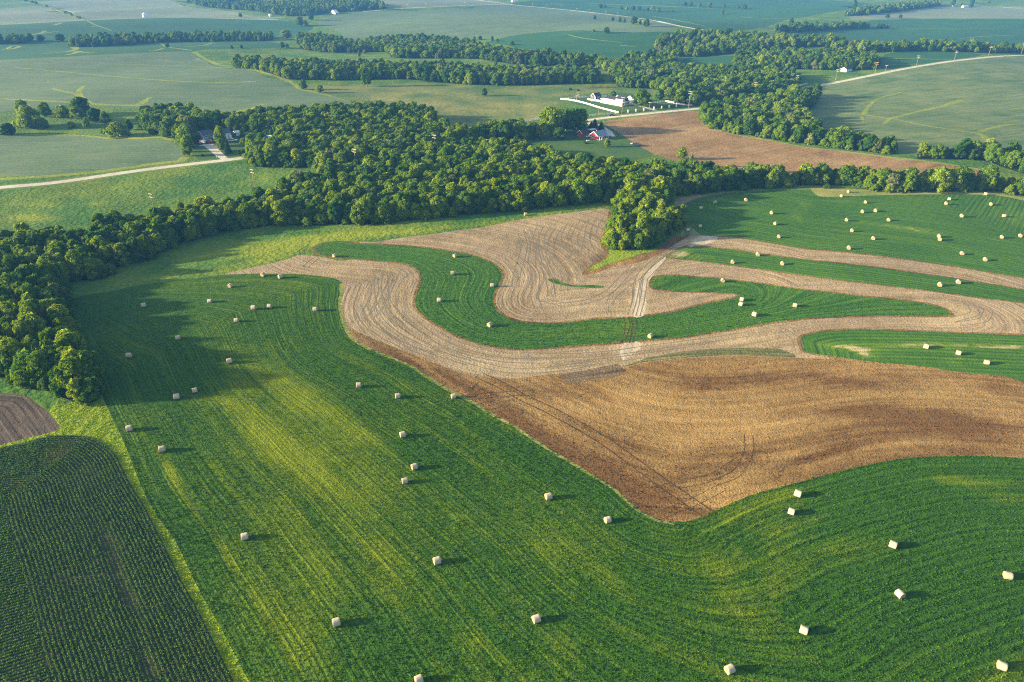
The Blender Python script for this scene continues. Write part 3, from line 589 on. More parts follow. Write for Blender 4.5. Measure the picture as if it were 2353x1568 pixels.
for pts, gauge, w in TRACKS:
    for s_ in (-1, 1):
        L('wheel_track', 'rut', ribbon(gp(pts, False, 4), w, off=s_ * gauge / 2, wig=.3))
for pts in STUB_TRACKS:
    g_ = gp(pts, False, 5)
    for s_ in (-1, 1):
        L('wheel_track', 'rut_pale', ribbon(g_, 0.4, off=s_ * 1.35, wig=.3))

gx, gy = [], []
for yy in np.arange(1900, -62, -6.0):
    v = (yy - CY) / FOC; dep = CAM_H / (v * cp + sp); Y = dep * (cp - v * sp)
    xs_ = (np.arange(-420, 2780, 6.0) - CX) / FOC * dep
    gx.append(xs_); gy.append(np.full(len(xs_), Y) + 0)
gx = np.concatenate(gx); gy = np.concatenate(gy)
jit = 0.0
o1 = np.arange(-9000, 9001, 250.0)
OX, OY = np.meshgrid(o1, np.arange(-1500, 9001, 250.0)); OX, OY = OX.ravel(), OY.ravel()
dep_o = OY * cp + (0 - CAM_H) * -sp
inw = (OY > 40) & (OY < gy.max() + 100) & (OX > (-430 - CX) / FOC * dep_o - 100) & (OX < (2790 - CX) / FOC * dep_o + 100)
OX, OY = OX[~inw], OY[~inw]
verts = [Vector((a, b)) for a, b in zip(np.concatenate([gx, OX]), np.concatenate([gy, OY]))]
edges = []
for (_, _, cons, _, _) in LAYERS:
    if cons is None: continue
    for c in cons:
        n0 = len(verts)
        verts += [Vector((a, b)) for a, b in c]
        edges += [(n0 + i, n0 + (i + 1) % len(c)) for i in range(len(c))]
cv, ce, cf, _, _, _ = delaunay_2d_cdt(verts, edges, [], 0, 1e-3, False)
V2 = np.array([(a[0], a[1]) for a in cv]); F = np.array([tuple(f) for f in cf], int)
VZ = hgt(V2[:, 0], V2[:, 1])
# shallow furrow where wheels ran
CEN = V2[F].mean(1)
CLS = np.zeros(len(F), int)
for i, (_, _, cons, _, _) in enumerate(LAYERS):
    if cons is None: continue
    CLS[inside(CEN, cons)] = i
def nearf(Q): return np.hypot(Q[:, 0], Q[:, 1])

def mesh_from(name, Vx, Fx, mat, attrs=None, smooth_=False):
    me = bpy.data.meshes.new(name)
    nv, nf, k = len(Vx), len(Fx), Fx.shape[1]
    me.vertices.add(nv); me.vertices.foreach_set('co', np.ascontiguousarray(Vx, dtype=np.float32).ravel())
    me.loops.add(nf * k); me.loops.foreach_set('vertex_index', np.ascontiguousarray(Fx, dtype=np.int32).ravel())
    me.polygons.add(nf); me.polygons.foreach_set('loop_start', np.arange(0, nf * k, k, dtype=np.int32))
    me.polygons.foreach_set('loop_total', np.full(nf, k, dtype=np.int32))
    me.update(calc_edges=True)
    me.validate()
    if smooth_: me.polygons.foreach_set('use_smooth', np.ones(len(me.polygons), bool))
    for a, arr in (attrs or {}).items():
        at = me.attributes.new(a, 'FLOAT', 'POINT'); at.data.foreach_set('value', arr.astype(np.float32))
    for mm in (mat if isinstance(mat, (list, tuple)) else [mat]):
        me.materials.append(mm)
    return me

def link(name, me, parent=None, **props):
    o = bpy.data.objects.new(name, me); COL.objects.link(o)
    if parent is not None: o.parent = parent
    for k, v in props.items():
        if v: o[k] = v
    return o

merged = {}
for i, (nm, mt, cons, rw, pf) in enumerate(LAYERS):
    if nm in ('wheel_track', 'grass_waterway', 'field_margin', 'road_verge', 'forest_floor', 'pale_ground', 'mown_strip', 'driveway'): key = (nm, mt)
    else: key = (nm, mt, i)
    merged.setdefault(key, []).append(i)
for key, idx in merged.items():
    sel = np.isin(CLS, idx)
    if not sel.any(): continue
    f = F[sel]; u, inv = np.unique(f, return_inverse=True); f = inv.reshape(-1, 3)
    q = V2[u]; z = VZ[u]
    rw, pf = LAYERS[idx[0]][3], LAYERS[idx[0]][4]
    row = rw(q) if rw else q[:, 0] * 0.3
    pat = pf(q) if pf else np.zeros(len(q))
    me = mesh_from(key[0], np.column_stack([q, z]), f, M[key[1]], {'row': row, 'patch': pat}, True)
    nm = 'ground' if key[0] == 'pasture' else key[0]
    link(nm, me, kind='structure')

# ------------------------------------------------------------------ air
hz = bpy.data.materials.new('haze_air'); hz.use_nodes = True
ht = hz.node_tree; ht.nodes.clear()
hv = ht.nodes.new("ShaderNodeVolumePrincipled"); ho = ht.nodes.new("ShaderNodeOutputMaterial")
hv.inputs['Color'].default_value = (0.12, 0.39, 0.97, 1)
hv.inputs['Density'].default_value = 0.000145
hv.inputs['Anisotropy'].default_value = 0.0
ht.links.new(hv.outputs[0], ho.inputs['Volume'])
bx = [(-8900, 8900), (-1400, 8900), (-14, 118)]
hvv = [(bx[0][i], bx[1][j], bx[2][k]) for i in (0, 1) for j in (0, 1) for k in (0, 1)]
hme = bpy.data.meshes.new('haze')
hme.from_pydata(hvv, [], [(0,1,3,2),(4,6,7,5),(0,4,5,1),(2,3,7,6),(0,2,6,4),(1,5,7,3)])
hme.materials.append(hz)
link('haze', hme, kind='stuff', label='pale blue haze hanging over the whole valley', category='haze')

# ------------------------------------------------------------------ trees
def leaf_mat(name, c1, c2, trans=0.45, hue=0.5):
    m, t = newmat(name)
    oi = t.n("ShaderNodeObjectInfo"); geo = t.n("ShaderNodeNewGeometry")
    n1 = t.noise(geo.outputs['Position'], 0.55, 2.0)
    rnd = t.m('MULTIPLY', oi.outputs['Random'], 0.95)
    leafr = t.attr('tone')
    f = t.m('ADD', t.m('ADD', rnd, contrast(t, n1, 0.9)), t.m('MULTIPLY', leafr, 0.35), clamp=True)
    col = t.mix(f, c1, c2)
    d = t.n("ShaderNodeBsdfDiffuse"); tr = t.n("ShaderNodeBsdfTranslucent"); mx = t.n("ShaderNodeMixShader")
    t.t.links.new(col, d.inputs[0])
    tc = t.mix(1.0, col, col)
    t.t.links.new(tc, tr.inputs[0])
    mx.inputs[0].default_value = trans
    t.t.links.new(d.outputs[0], mx.inputs[1]); t.t.links.new(tr.outputs[0], mx.inputs[2])
    out = t.n("ShaderNodeOutputMaterial"); t.t.links.new(mx.outputs[0], out.inputs[0])
    M[name] = m
    return m
leaf_mat('leaf_mid', (0.056, 0.150, 0.010), (0.240, 0.330, 0.016))
leaf_mat('leaf_dark', (0.028, 0.100, 0.014), (0.125, 0.225, 0.020))
leaf_mat('leaf_bright', (0.095, 0.200, 0.010), (0.300, 0.370, 0.020))
leaf_mat('leaf_willow', (0.090, 0.140, 0.040), (0.230, 0.260, 0.090))
leaf_mat('leaf_pine', (0.010, 0.034, 0.016), (0.028, 0.066, 0.026), trans=0.1)
P('bark', (0.16, 0.13, 0.10), 0.9, 0.1, noise=0.6, ns=3)
P('bark_dead', (0.34, 0.28, 0.24), 0.9, 0.1, noise=0.4, ns=3)

def quads(C, N, S, r, asp=1.0):
    """flat leaf clumps: centres, normals, sizes"""
    A = r.normal(size=C.shape); A -= (A * N).sum(1)[:, None] * N; A /= np.linalg.norm(A, axis=1)[:, None]
    B = np.cross(N, A)
    S = S[:, None]
    k = r.uniform(0.7, 1.2, (len(C), 4))
    p = np.stack([C + A * S * k[:, 0:1], C + B * S * asp * k[:, 1:2], C - A * S * k[:, 2:3], C - B * S * asp * k[:, 3:4]], 1)
    return p.reshape(-1, 3), np.arange(len(C) * 4).reshape(-1, 4)

def crown_mesh(name, seed, H=12.0, R=4.4, base=1.2, lobes=20, leaves=2600, mat='leaf_mid', shape='round', size=0.42):
    r = np.random.default_rng(seed)
    C, Rr = [], []
    for i in range(lobes):
        f = (i + 0.5) / lobes
        z = base + (H - base) * (0.12 + 0.80 * f ** 0.9)
        h = (z - base) / (H - base)
        if shape == 'round': env = math.sin(math.pi * min(1, 0.20 + 0.76 * h)) ** 0.65
        elif shape == 'tall': env = 0.82 * math.sin(math.pi * min(1, 0.25 + 0.70 * h)) ** 0.5
        else: env = 1.05 * (1 - 0.75 * h ** 2)
        a = i * 2.39996 + r.uniform(-0.5, 0.5)
        rad = R * env * r.uniform(0.35, 0.92)
        if i >= lobes - 2: rad *= 0.35
        C.append((rad * math.cos(a), rad * math.sin(a), z - r.uniform(0, 0.6)))
        Rr.append(R * r.uniform(0.20, 0.36) * (0.75 + 0.35 * env))
    C = np.array(C); Rr = np.array(Rr)
    w = Rr ** 2; w /= w.sum()
    pick = r.choice(lobes, leaves, p=w)
    d = r.normal(size=(leaves, 3)); d[:, 2] += 0.25; d /= np.linalg.norm(d, axis=1)[:, None]
    shell = r.uniform(0.55, 1.08, leaves) ** 0.6
    # knobbly surface on each lobe
    ph = np.sin(d[:, 0] * 5 + pick) + np.sin(d[:, 1] * 6 + pick * 2) + np.sin(d[:, 2] * 5 + pick * 3)
    rr = Rr[pick] * shell * (1 + 0.09 * ph)
    pos = C[pick] + d * rr[:, None] * np.array([1, 1, 0.85])
    ctr = np.array([0, 0, base + (H - base) * 0.45])
    o = pos - ctr; o /= np.linalg.norm(o, axis=1)[:, None]
    n = d * 0.9 + o * 0.35 + r.normal(size=d.shape) * 0.38; n /= np.linalg.norm(n, axis=1)[:, None]
    keep = pos[:, 2] > 0.25
    pos, n = pos[keep], n[keep]
    S = size * .72 * r.uniform(0.5, 1.3, len(pos))
    v, f = quads(pos, n, S, r)
    # inner mass
    ni = leaves // 6
    pk = r.integers(0, lobes, ni)
    pi = C[pk] * np.array([0.8, 0.8, 0.97]) + r.normal(size=(ni, 3)) * Rr[pk][:, None] * 0.35
    pi[:, 2] = np.maximum(pi[:, 2], 0.6)
    nn = r.normal(size=(ni, 3)); nn /= np.linalg.norm(nn, axis=1)[:, None]
    v2, f2 = quads(pi, nn, size * 2.3 * r.uniform(0.6, 1.1, ni), r)
    V = np.vstack([v, v2]); Fx = np.vstack([f, f2 + len(v)])
    tone = np.repeat(r.uniform(-1, 1, len(pos) + ni), 4)
    return mesh_from(name, V, Fx, M[mat], {'tone': tone})

def tube(V, Fc, a, b, ra, rb, n=6):
    a, b = Vector(a), Vector(b); d = (b - a).normalized()
    u = d.orthogonal().normalized(); w = d.cross(u); k = len(V)
    for p, r_ in ((a, ra), (b, rb)):
        for i in range(n):
            t = 2 * math.pi * i / n
            V.append(p + (u * math.cos(t) + w * math.sin(t)) * r_)
    for i in range(n):
        j = (i + 1) % n
        Fc.append((k + i, k + j, k + n + j, k + n + i))

def trunk_mesh(name, seed, H=12.0, R=4.4, r0=0.28, mat='bark', dense=1, dead=False):
    r = random.Random(seed); V, Fc = [], []
    pts = [Vector((0, 0, -0.6))]
    for i in range(1, 6):
        pts.append(Vector((r.uniform(-.25, .25) * i * .4, r.uniform(-.25, .25) * i * .4, H * 0.15 * i)))
    for i in range(5):
        tube(V, Fc, pts[i], pts[i + 1], r0 * (1.25 - .2 * i), r0 * (1.25 - .2 * (i + 1)), 7)
    def limb(p, d, L_, rad, lev):
        q = p + d * L_
        tube(V, Fc, p, q, rad, rad * 0.6, 5)
        if lev > 0:
            for _ in range(2 + (1 if dead else 0)):
                dd = (d + Vector((r.uniform(-.7, .7), r.uniform(-.7, .7), r.uniform(-.1, .6)))).normalized()
                limb(q, dd, L_ * r.uniform(.5, .8), rad * .55, lev - 1)
    for i in range(7 if not dead else 10):
        k = r.uniform(1.2, 4.8); b = int(k); p = pts[b].lerp(pts[b + 1], k - b)
        a = i * 2.4 + r.uniform(-.4, .4)
        d = Vector((math.cos(a), math.sin(a), r.uniform(.35, 1.1))).normalized()
        limb(p, d, R * r.uniform(.35, .6), r0 * .45, 2 if dead else 1)
    me = bpy.data.meshes.new(name); me.from_pydata(V, [], Fc); me.materials.append(M[mat])
    me.polygons.foreach_set('use_smooth', np.ones(len(me.polygons), bool))
    return me

def conifer_mesh(name, seed, H=10.0, R=2.8, leaves=1500):
    r = np.random.default_rng(seed)
    z = r.uniform(0, 1, leaves) ** 0.75
    z = 1 - (1 - z) * 1.0
    h = 1 - r.uniform(0, 1, leaves) ** 0.6
    h = np.clip(h, 0.0, 1)
    a = r.uniform(0, 2 * np.pi, leaves)
    whorl = 0.75 + 0.25 * np.sin(h * 46 + np.sin(a * 5) * 1.4)
    rad = R * (1 - h) ** 0.85 * r.uniform(0.45, 1.0, leaves) ** 0.5 * whorl + 0.05
    pos = np.stack([rad * np.cos(a), rad * np.sin(a), 0.7 + h * (H - 0.8) - rad * 0.18], 1)
    n = np.stack([np.cos(a) * .7, np.sin(a) * .7, np.full(leaves, .8)], 1) + r.normal(size=(leaves, 3)) * .3
    n /= np.linalg.norm(n, axis=1)[:, None]
    v, f = quads(pos, n, 0.34 * r.uniform(.6, 1.2, leaves), r)
    return mesh_from(name, v, f, M['leaf_pine'], {'tone': np.repeat(r.uniform(-1, 1, leaves), 4)})

VAR = []   # (crown mesh, trunk mesh, natural height, look word)
def variant(look, crown, trunk, H): VAR.append((crown, trunk, H, look))
variant('broad mid green', crown_mesh('crown', 1, 12, 4.6, 1.0, 41, 5075), trunk_mesh('trunk', 1), 12)
variant('tall oval mid green', crown_mesh('crown', 2, 14, 4.0, 1.2, 45, 5075, shape='tall'), trunk_mesh('trunk', 2, 14), 14)
variant('rounded dark green', crown_mesh('crown', 3, 11, 4.4, 0.8, 38, 4725, 'leaf_dark'), trunk_mesh('trunk', 3, 11), 11)
variant('lumpy bright yellow-green', crown_mesh('crown', 4, 12, 4.5, 0.8, 34, 4725, 'leaf_bright'), trunk_mesh('trunk', 4), 12)
variant('bushy low-branching green', crown_mesh('crown', 5, 9, 4.6, 0.3, 38, 4375, 'leaf_mid', 'bush'), trunk_mesh('trunk', 5, 9), 9)
variant('narrow upright dark green', crown_mesh('crown', 6, 13, 3.6, 1.0, 41, 4550, 'leaf_dark', 'tall'), trunk_mesh('trunk', 6, 13), 13)
variant('pale willow-like', crown_mesh('crown', 7, 11, 4.6, 0.6, 38, 4550, 'leaf_willow', 'round'), trunk_mesh('trunk', 7, 11), 11)
variant('broad crowned fresh green', crown_mesh('crown', 8, 13, 5.2, 1.6, 49, 5600, 'leaf_mid', 'round'), trunk_mesh('trunk', 8, 13), 13)
CONIF = (conifer_mesh('crown', 9), trunk_mesh('trunk', 9, 6, 1.0, .2), 10, 'dark conical conifer')
DEAD = (None, trunk_mesh('trunk', 12, 11, 4.2, .26, 'bark_dead', dead=True), 11, 'bare dead grey')
DEAD2 = (None, trunk_mesh('trunk', 15, 12, 3.4, .24, 'bark_dead', dead=True), 12, 'bare dead grey')
SHRUB = (crown_mesh('crown', 11, 2.6, 1.9, 0.0, 17, 875, 'leaf_dark', 'bush', 0.30), None, 2.6, 'low dark green')

FIRST = {}
def place_tree(v, x, y, height, rot, label, group, cat='tree', name='leafy_tree', wide=1.0):
    crown, trunk, H, look = v
    r_ = bpy.data.objects.new(name, None); COL.objects.link(r_)
    r_.empty_display_size = 0.5
    s = height / H
    r_.location = (x, y, float(hgt(x, y)) - 0.1); r_.rotation_euler = (0, 0, rot); r_.scale = (s * wide, s * wide, s)
    r_['label'] = label; r_['category'] = cat
    if group: r_['group'] = group
    if crown:
        c = link('crown', crown, r_)
        FIRST.setdefault(crown, c)
    if trunk:
        t_ = link('trunk', trunk, r_)
        FIRST.setdefault(trunk, t_)
    return r_

def screen_to_tree(px, py, h_px):
    g = G([px], [py])[0]; d = proj([g])[0, 2]
    el = math.atan2(CAM_H - g[2], math.hypot(g[0], g[1]))
    return g, h_px * d / FOC / math.cos(el)

# lone and landmark trees: x, y of the foot, height in frame units, species, width factor, label
lone = [
 (60,3,5,4,1.8,'topmost bush of the hedge line in the far top left corner'),(75,7,5,4,1.6,'second bush down the far top left hedge line'),(84,10,6,2,1.5,'third bush down the far top left hedge line'),
 (108,16,4,4,1.5,'fourth bush down the far top left hedge line'),(151,31,5,4,1.5,'bush midway on the far top left hedge line'),(165,36,4,4,1.4,'bush near the lower end of the far left hedge line'),
 (178,41,4,4,1.4,'second to last bush of the far left hedge line'),(184,43,5,4,1.4,'last bush of the hedge line before the farm track'),
 (553,40,9,2,1.2,'small round tree near the far pale field edge'),(96,95,14,2,1.5,'far dark tree left of the gap in the tree line'),(140,95,16,2,1.6,'far dark tree at the start of the long tree line'),
 (56,262,32,0,1.1,'leftmost dark round tree of the meadow cluster above the small crop field'),
 (72,292,48,4,1.2,'large spreading tree in the meadow cluster, near its left end'),
 (107,268,32,2,1.2,'wide dark tree at the back of the meadow cluster'),
 (100,295,24,4,1.0,'small bushy tree at the foot of the large spreading one in the meadow'),
 (146,270,28,4,1.1,'rounded tree in the middle of the meadow cluster'),
 (190,264,40,2,1.35,'biggest dark tree at the top of the meadow cluster'),
 (182,277,32,0,1.2,'mid green tree in front of the biggest dark meadow tree'),
 (222,281,32,2,1.2,'dark tree right of the biggest one in the meadow cluster'),
 (200,295,24,3,0.9,'small light green tree at the lower edge of the meadow cluster'),
 (246,287,30,0,0.9,'pale green tree at the right side of the meadow cluster'),
 (272,314,32,4,1.5,'wide bushy tree touching the top edge of the small left crop field'),
 (298,299,24,2,1.0,'rightmost small dark tree of the meadow cluster'),
 (240,307,12,4,1.2,'small bush-like tree above the crop field edge'),
 (22,310,26,2,1.5,'broad dark tree at the left frame edge above the crop field'),
 (-8,310,22,2,1.2,'dark tree cut by the left frame edge above the crop field'),
 (165,294,14,4,1.5,'low spreading tree alone in the middle of the meadow'),
 (385,109,10,2,1.3,'small lone tree where mown lines meet in the far teal field'),
 (533,113,8,2,1.2,'left one of two tiny trees on the far field boundary'),(555,112,8,2,1.2,'right one of two tiny trees on the far field boundary'),
 (698,206,22,2,1.1,'dark lone tree on the field corner, left of its twin'),(735,214,18,0,1.4,'round lone tree on the field corner, right of its twin'),
 (844,199,42,1,1.1,'tall lone tree standing in front of the middle tree band'),
 (1113,221,18,2,1.0,'small lone tree in the dry meadow left of the white ranch'),
 (715,47,17,2,1.0,'round far tree below the white barn'),(690,60,20,0,1.4,'far tree pair left part below the white barn'),(702,61,14,0,1.2,'lower far tree beside the round one below the white barn'),
 (658,91,22,0,1.5,'wide dark tree between the far tree lines'),(650,111,14,2,1.0,'small tree left of the far wood chain'),
 (660,110,9,4,1.0,'shrubby tree left of the far wood chain'),
 (804,124,15,6,1.0,'pale thin tree in front of the far wood chain'),(826,131,14,6,.6,'pale dying tree standing forward of the far wood chain'),(838,125,10,6,.9,'small pale tree near the far wood chain'),
 (1069,96,9,4,1.4,'leftmost shrubby tree on the far field line'),(1090,92,8,2,1.1,'small dark tree on the far field line'),(1103,92,9,2,1.5,'wide dark tree on the far field line'),
 (1131,95,11,2,.9,'narrow tree near the dark far field corner'),(1143,97,8,2,.9,'tiny tree beside the narrow one at the dark far field'),(1176,104,9,4,1.5,'bushy tree at the left end of the dark far field'),
 (1099,151,9,0,1.1,'small lone tree in the bright far meadow'),(1139,156,16,2,.8,'scraggly tree at the edge of the far meadow'),
 (1366,45,9,2,1.2,'small far tree above the curved field line'),(1408,49,9,2,1.0,'leftmost tree of the short row beside the far road'),(1424,52,12,2,1.0,'second tree of the short row beside the far road'),
 (1434,53,10,0,1.2,'third tree of the short row beside the far road'),(1456,56,17,2,1.3,'large tree of the short row beside the far road'),(1470,58,12,0,1.0,'tree between the two large ones by the far road'),(1485,62,17,2,1.3,'rightmost large tree of the short row by the far road'),
 (1393,77,14,2,1.5,'dark lone tree on the border of the far dark field'),(1364,73,5,4,1.7,'low shrub-like tree on the border of the far dark field'),
 (1379,19,9,2,1.5,'left far tree on the ridge'),(1390,19,8,2,1.5,'second far tree on the ridge'),(1427,22,7,4,1.3,'small far ridge tree'),(1440,23,8,0,1.4,'far ridge tree with open crown'),
 (1455,24,10,2,1.3,'dark far ridge tree'),(1468,25,10,2,1.3,'far ridge tree in the middle of its row'),(1488,26,7,2,1.2,'low far ridge tree'),(1500,27,11,0,1.3,'far ridge tree near the row end'),(1512,28,10,0,1.3,'last far ridge tree of its row'),
 (1543,28,4,4,2.2,'low scrub tree right of the ridge row'),
 (1574,14,9,2,1.3,'dark tree at the top frame edge, left of its neighbour'),(1588,14,9,2,1.2,'dark tree at the top frame edge, right of its neighbour'),(1606,18,12,0,1.0,'thin open tree at the top of the frame'),(1630,19,12,0,1.1,'second thin open tree at the top of the frame'),
 (1664,19,10,0,.9,'single thin tree between the top tree rows'),(1696,21,9,2,1.3,'dark tree in the top right row'),(1710,22,11,2,1.3,'tall dark tree in the top right row'),
 (1659,34,13,0,.8,'slender lone tree in the far field'),
 (1817,56,14,2,1.0,'dark lone tree at the left of the far right wood'),(1950,66,14,2,1.2,'pointed tree right of the far right wood'),(1966,66,14,0,1.4,'tree in the row right of the far wood'),(1978,65,13,2,1.2,'third tree of the row right of the far wood'),(1992,65,12,2,1.1,'round tree ending the row right of the far wood'),
 (2015,66,12,2,1.2,'left tree of the block standing alone in the field'),(2027,66,11,2,1.3,'middle tree of the block standing alone in the field'),(2040,66,10,2,1.2,'right tree of the block standing alone in the field'),
 (2068,43,9,2,1.2,'lone round tree below the top right wood'),(2038,42,9,2,1.4,'round tree just right of the top right wood'),
 (1962,16,15,2,1.0,'isolated tree at the top near the right'),(2187,15,16,2,1.0,'tall dark tree at the top right farm'),(2206,17,10,2,1.1,'round tree left of the white far shed'),(2231,17,9,2,1.2,'round tree right of the white far shed'),(2233,8,10,2,1.3,'tree above the white far shed'),(2270,7,6,4,1.3,'small far tree at the upper right'),
 (1266,309,62,8 and 7,1.25,'very tall dark-crowned tree left of the red farmhouse drive'),
 (1321,306,56,7,1.3,'big open-crowned tree in front of the white farmhouse'),
 (1300,300,50,2,.9,'dark tree wedged between the two big farmyard trees'),
 (1474,246,38,0,1.45,'big round tree on the ranch lawn beside the drive'),
 (1408,226,16,2,1.2,'small round tree behind the white ranch house'),
 (1514,230,26,2,1.1,'dark tree behind the far corner of the ranch fence'),
 (510,336,46,7,.72,'tall leafy tree in front of the grey house wall'),
 (511,348,30,0,.8,'smaller tree in the turning loop of the driveway'),
 (579,342,34,3,1.1,'bright green round tree in the grey house garden'),
 (560,329,12,4,1.3,'bushy small tree behind the white pickup'),
 (432,358,36,0,.8,'thin tree at the corner of the crop field by the grey house'),
 (1243,318,36,3,1.0,'yellow-green tree left of the red shed'),(1285,322,28,0,1.2,'rounded tree just left of the red shed'),
 (1395,338,20,3,1.0,'light green tree on the slope below the red house'),
 (1566,365,26,0,1.1,'round lone tree at the near edge of the brown field'),
 (1587,385,30,1,.8,'slim pale tree in the hedge near the brown field edge'),
 (1786,418,38,6,1.0,'pale whitish-green tree at the start of the right hedgerow'),
 (1723,398,26,6,1.0,'pale round tree before the brown field corner'),
]
nind = 0
for (px, py, hp, sp_, wd, lab) in lone:
    g, h_ = screen_to_tree(px, py, hp)
    place_tree(VAR[sp_], g[0], g[1], h_, random.uniform(0, 6.28), lab, None, wide=wd); nind += 1
for (px, py, hp, wd, lab) in [(1366,298,24,2.1,'left dark conifer beside the gravel yard of the red house'),(1381,299,19,1.9,'right dark conifer beside the gravel yard of the red house'),
        (525,352,34,1.0,'pointed conifer by the driveway loop of the grey house'),(557,318,24,1.0,'dark conifer behind the grey house garden'),(1358,297,17,2.0,'low dark conifer at the left of the conifer group')]:
    g, h_ = screen_to_tree(px, py, hp)
    place_tree(CONIF, g[0], g[1], h_, random.uniform(0, 6.28), lab, None, name='conifer', wide=wd)
for (px, py, hp, v_, lab) in [(1856,333,26,DEAD,'bare brownish dead tree at the hedge along the brown field'),(1333,463,34,DEAD,'bare pale dead tree in the wood edge below the slope'),
        (1325,233,24,DEAD,'leafless tree inside the left corner of the ranch fence'),(930,268,26,DEAD2,'dead grey tree in the thin stand, left one'),(950,276,28,DEAD,'dead grey tree in the thin stand, middle one'),
        (955,283,24,DEAD2,'dead grey tree in the thin stand, front one'),(988,282,26,DEAD,'dead grey tree in the thin stand, right one'),(915,264,20,DEAD2,'dead tree at the back of the thin stand'),
        (756,262,22,DEAD,'bare grey tree at the field edge behind the wood'),(685,256,20,DEAD2,'small bare tree at the field edge behind the wood'),(1642,400,28,DEAD2,'bare forked tree sticking out of the hedge below the brown field'),(292,540,24,DEAD,'grey dead treetop in the left wood'),
        (1720,262,40,DEAD,'grey bare tree rising from the creek wood')]:
    g, h_ = screen_to_tree(px, py, hp)
    place_tree(v_, g[0], g[1], h_, random.uniform(0, 6.28), lab, None, name='dead_tree')
for (px, py, hp, wd, lab) in [(549,356,9,1.4,'left low shrub beside the grey house road hedge'),(560,354,10,1.5,'larger shrub in the road hedge of the grey house'),(573,356,9,1.4,'right shrub in the road hedge of the grey house'),
        (466,359,5,1.4,'tiny shrub on the lawn left of the grey house drive'),(500,330,5,1.4,'shrub at the loop of the grey house drive'),(1345,330,6,1.5,'shrub on the grass slope below the red house'),
        (2080,424,8,1.5,'shrub in a gap of the right hedgerow'),(1842,424,10,1.4,'shrub at the foot of the right hedgerow, left part'),(1900,432,9,1.6,'shrub at the foot of the right hedgerow, middle'),
        (1310,207,5,1.5,'dark shrub in the meadow behind the ranch'),(1328,209,4,1.5,'smaller dark shrub in the meadow behind the ranch'),(1380,188,10,1.3,'round bush by the cleared lane in the creek wood')]:
    g, h_ = screen_to_tree(px, py, hp)
    place_tree(SHRUB, g[0], g[1], h_, random.uniform(0, 6.28), lab, None, cat='shrub', name='shrub', wide=wd)

# woods
def scatter(poly, spacing, r):
    lo, hi = poly.min(0), poly.max(0)
    nx, ny = int((hi[0] - lo[0]) / spacing) + 2, int((hi[1] - lo[1]) / spacing) + 2
    X, Y = np.meshgrid(np.arange(nx), np.arange(ny))
    X = lo[0] + (X + 0.5 * (Y % 2)) * spacing; Y = lo[1] + Y * spacing * 0.92
    Q = np.column_stack([X.ravel(), Y.ravel()]) + r.uniform(-0.38, 0.38, (nx * ny, 2)) * spacing
    return Q[inside(Q, [poly])]

pool = []
for k, w in WOODS.items():
    poly = gp(w, True, 2)
    far = k not in ('left', 'clump', 'hedge', 'house')
    vfar = k.startswith('far') or k in ('left_far', 'left_line')
    spc = 9.5 if vfar else (5.6 if far else 4.0)
    Q = scatter(poly, spc, rng)
    e = pdist(Q, np.vstack([poly, poly[:1]]))
    for (x, y), d in zip(Q, e):
        if far: pr = [.30, .12, .28, .03, .08, .08, .05, .06]
        else: pr = [.26, .14, .14, .14, .08, .06, .03, .15]
        # clustering of species
        c_ = math.sin(x / 31 + 1.3) * math.sin(y / 27 + .4)
        pr = np.array(pr); pr[3] *= max(0.1, 1 + 1.6 * c_); pr[2] *= max(.15, 1 - 1.3 * c_); pr[6] *= 3.0 if math.sin(x / 19 - y / 23) > .75 else .3
        pr /= pr.sum()
        v = rng.choice(8, p=pr)
        if k == 'clump': v = rng.choice(8, p=[.2, .1, .05, .45, .08, .02, .0, .1])
        hh = rng.uniform(5.8, 11.4) if rng.random() < .8 else rng.uniform(8, 13)
        if k == 'clump': hh *= rng.uniform(.62, 1.05) * (1.3 if math.hypot(x, y) > 312 else 1.0) * (1.15 if vfar else (1.08 if far else 0.98))
        if d < 4 and rng.random() < .4: hh *= rng.uniform(.6, .85)
        if d > 4 and abs(x) < 400 and y < 560: hh *= .93
        pool.append((x, y, hh, v, k, d))
    if not far or k == 'creek':      # understorey along the outer edge
        ring_ = np.vstack([poly, poly[:1]])
        seg = np.linalg.norm(np.diff(ring_, axis=0), axis=1)
        for i in range(len(poly)):
            for _ in range(int(seg[i] / 3.2)):
                t_ = rng.random(); p_ = ring_[i] * (1 - t_) + ring_[i + 1] * t_ + rng.uniform(-1.4, 1.4, 2)
                if np.hypot(*p_) < 620: pool.append((p_[0], p_[1], rng.uniform(2.6, 5.5), 4 if rng.random() < .6 else 2, k, -1.0))
# sparse trees of the thin stand and meadow edges
pp = proj(np.array([(a, b, float(hgt(a, b))) for a, b, *_ in pool]))
tall = np.array([p[2] for p in pool])
vis = (pp[:, 0] > -30) & (pp[:, 0] < 2383) & (pp[:, 1] > -20) & (pp[:, 1] < 1600)
size = np.where(vis, tall / pp[:, 2], 0)
order = np.argsort(-size)
NIND = 190
chosen = set(order[:NIND].tolist())
ZONES = {'clump': 'in the clump by the stubble', 'hedge': 'in the right hedgerow', 'house': 'near the grey house'}
def zone(i):
    x, y = pp[i, 0], pp[i, 1]; k = pool[i][4]
    if k != 'left': return ZONES.get(k, 'in the creek wood')
    if y > 860: return 'at the left wood near end'
    if y > 780: return 'in the lower left wood'
    if y > 700: return 'in the middle left wood'
    if x < 120 and y > 600: return 'by the left frame edge'
    if y > 600: return 'in the left wood bulge'
    if x < 300: return 'in wood under the pasture'
    if x < 500: return 'above the grassy slope'
    return 'above the winding strips'
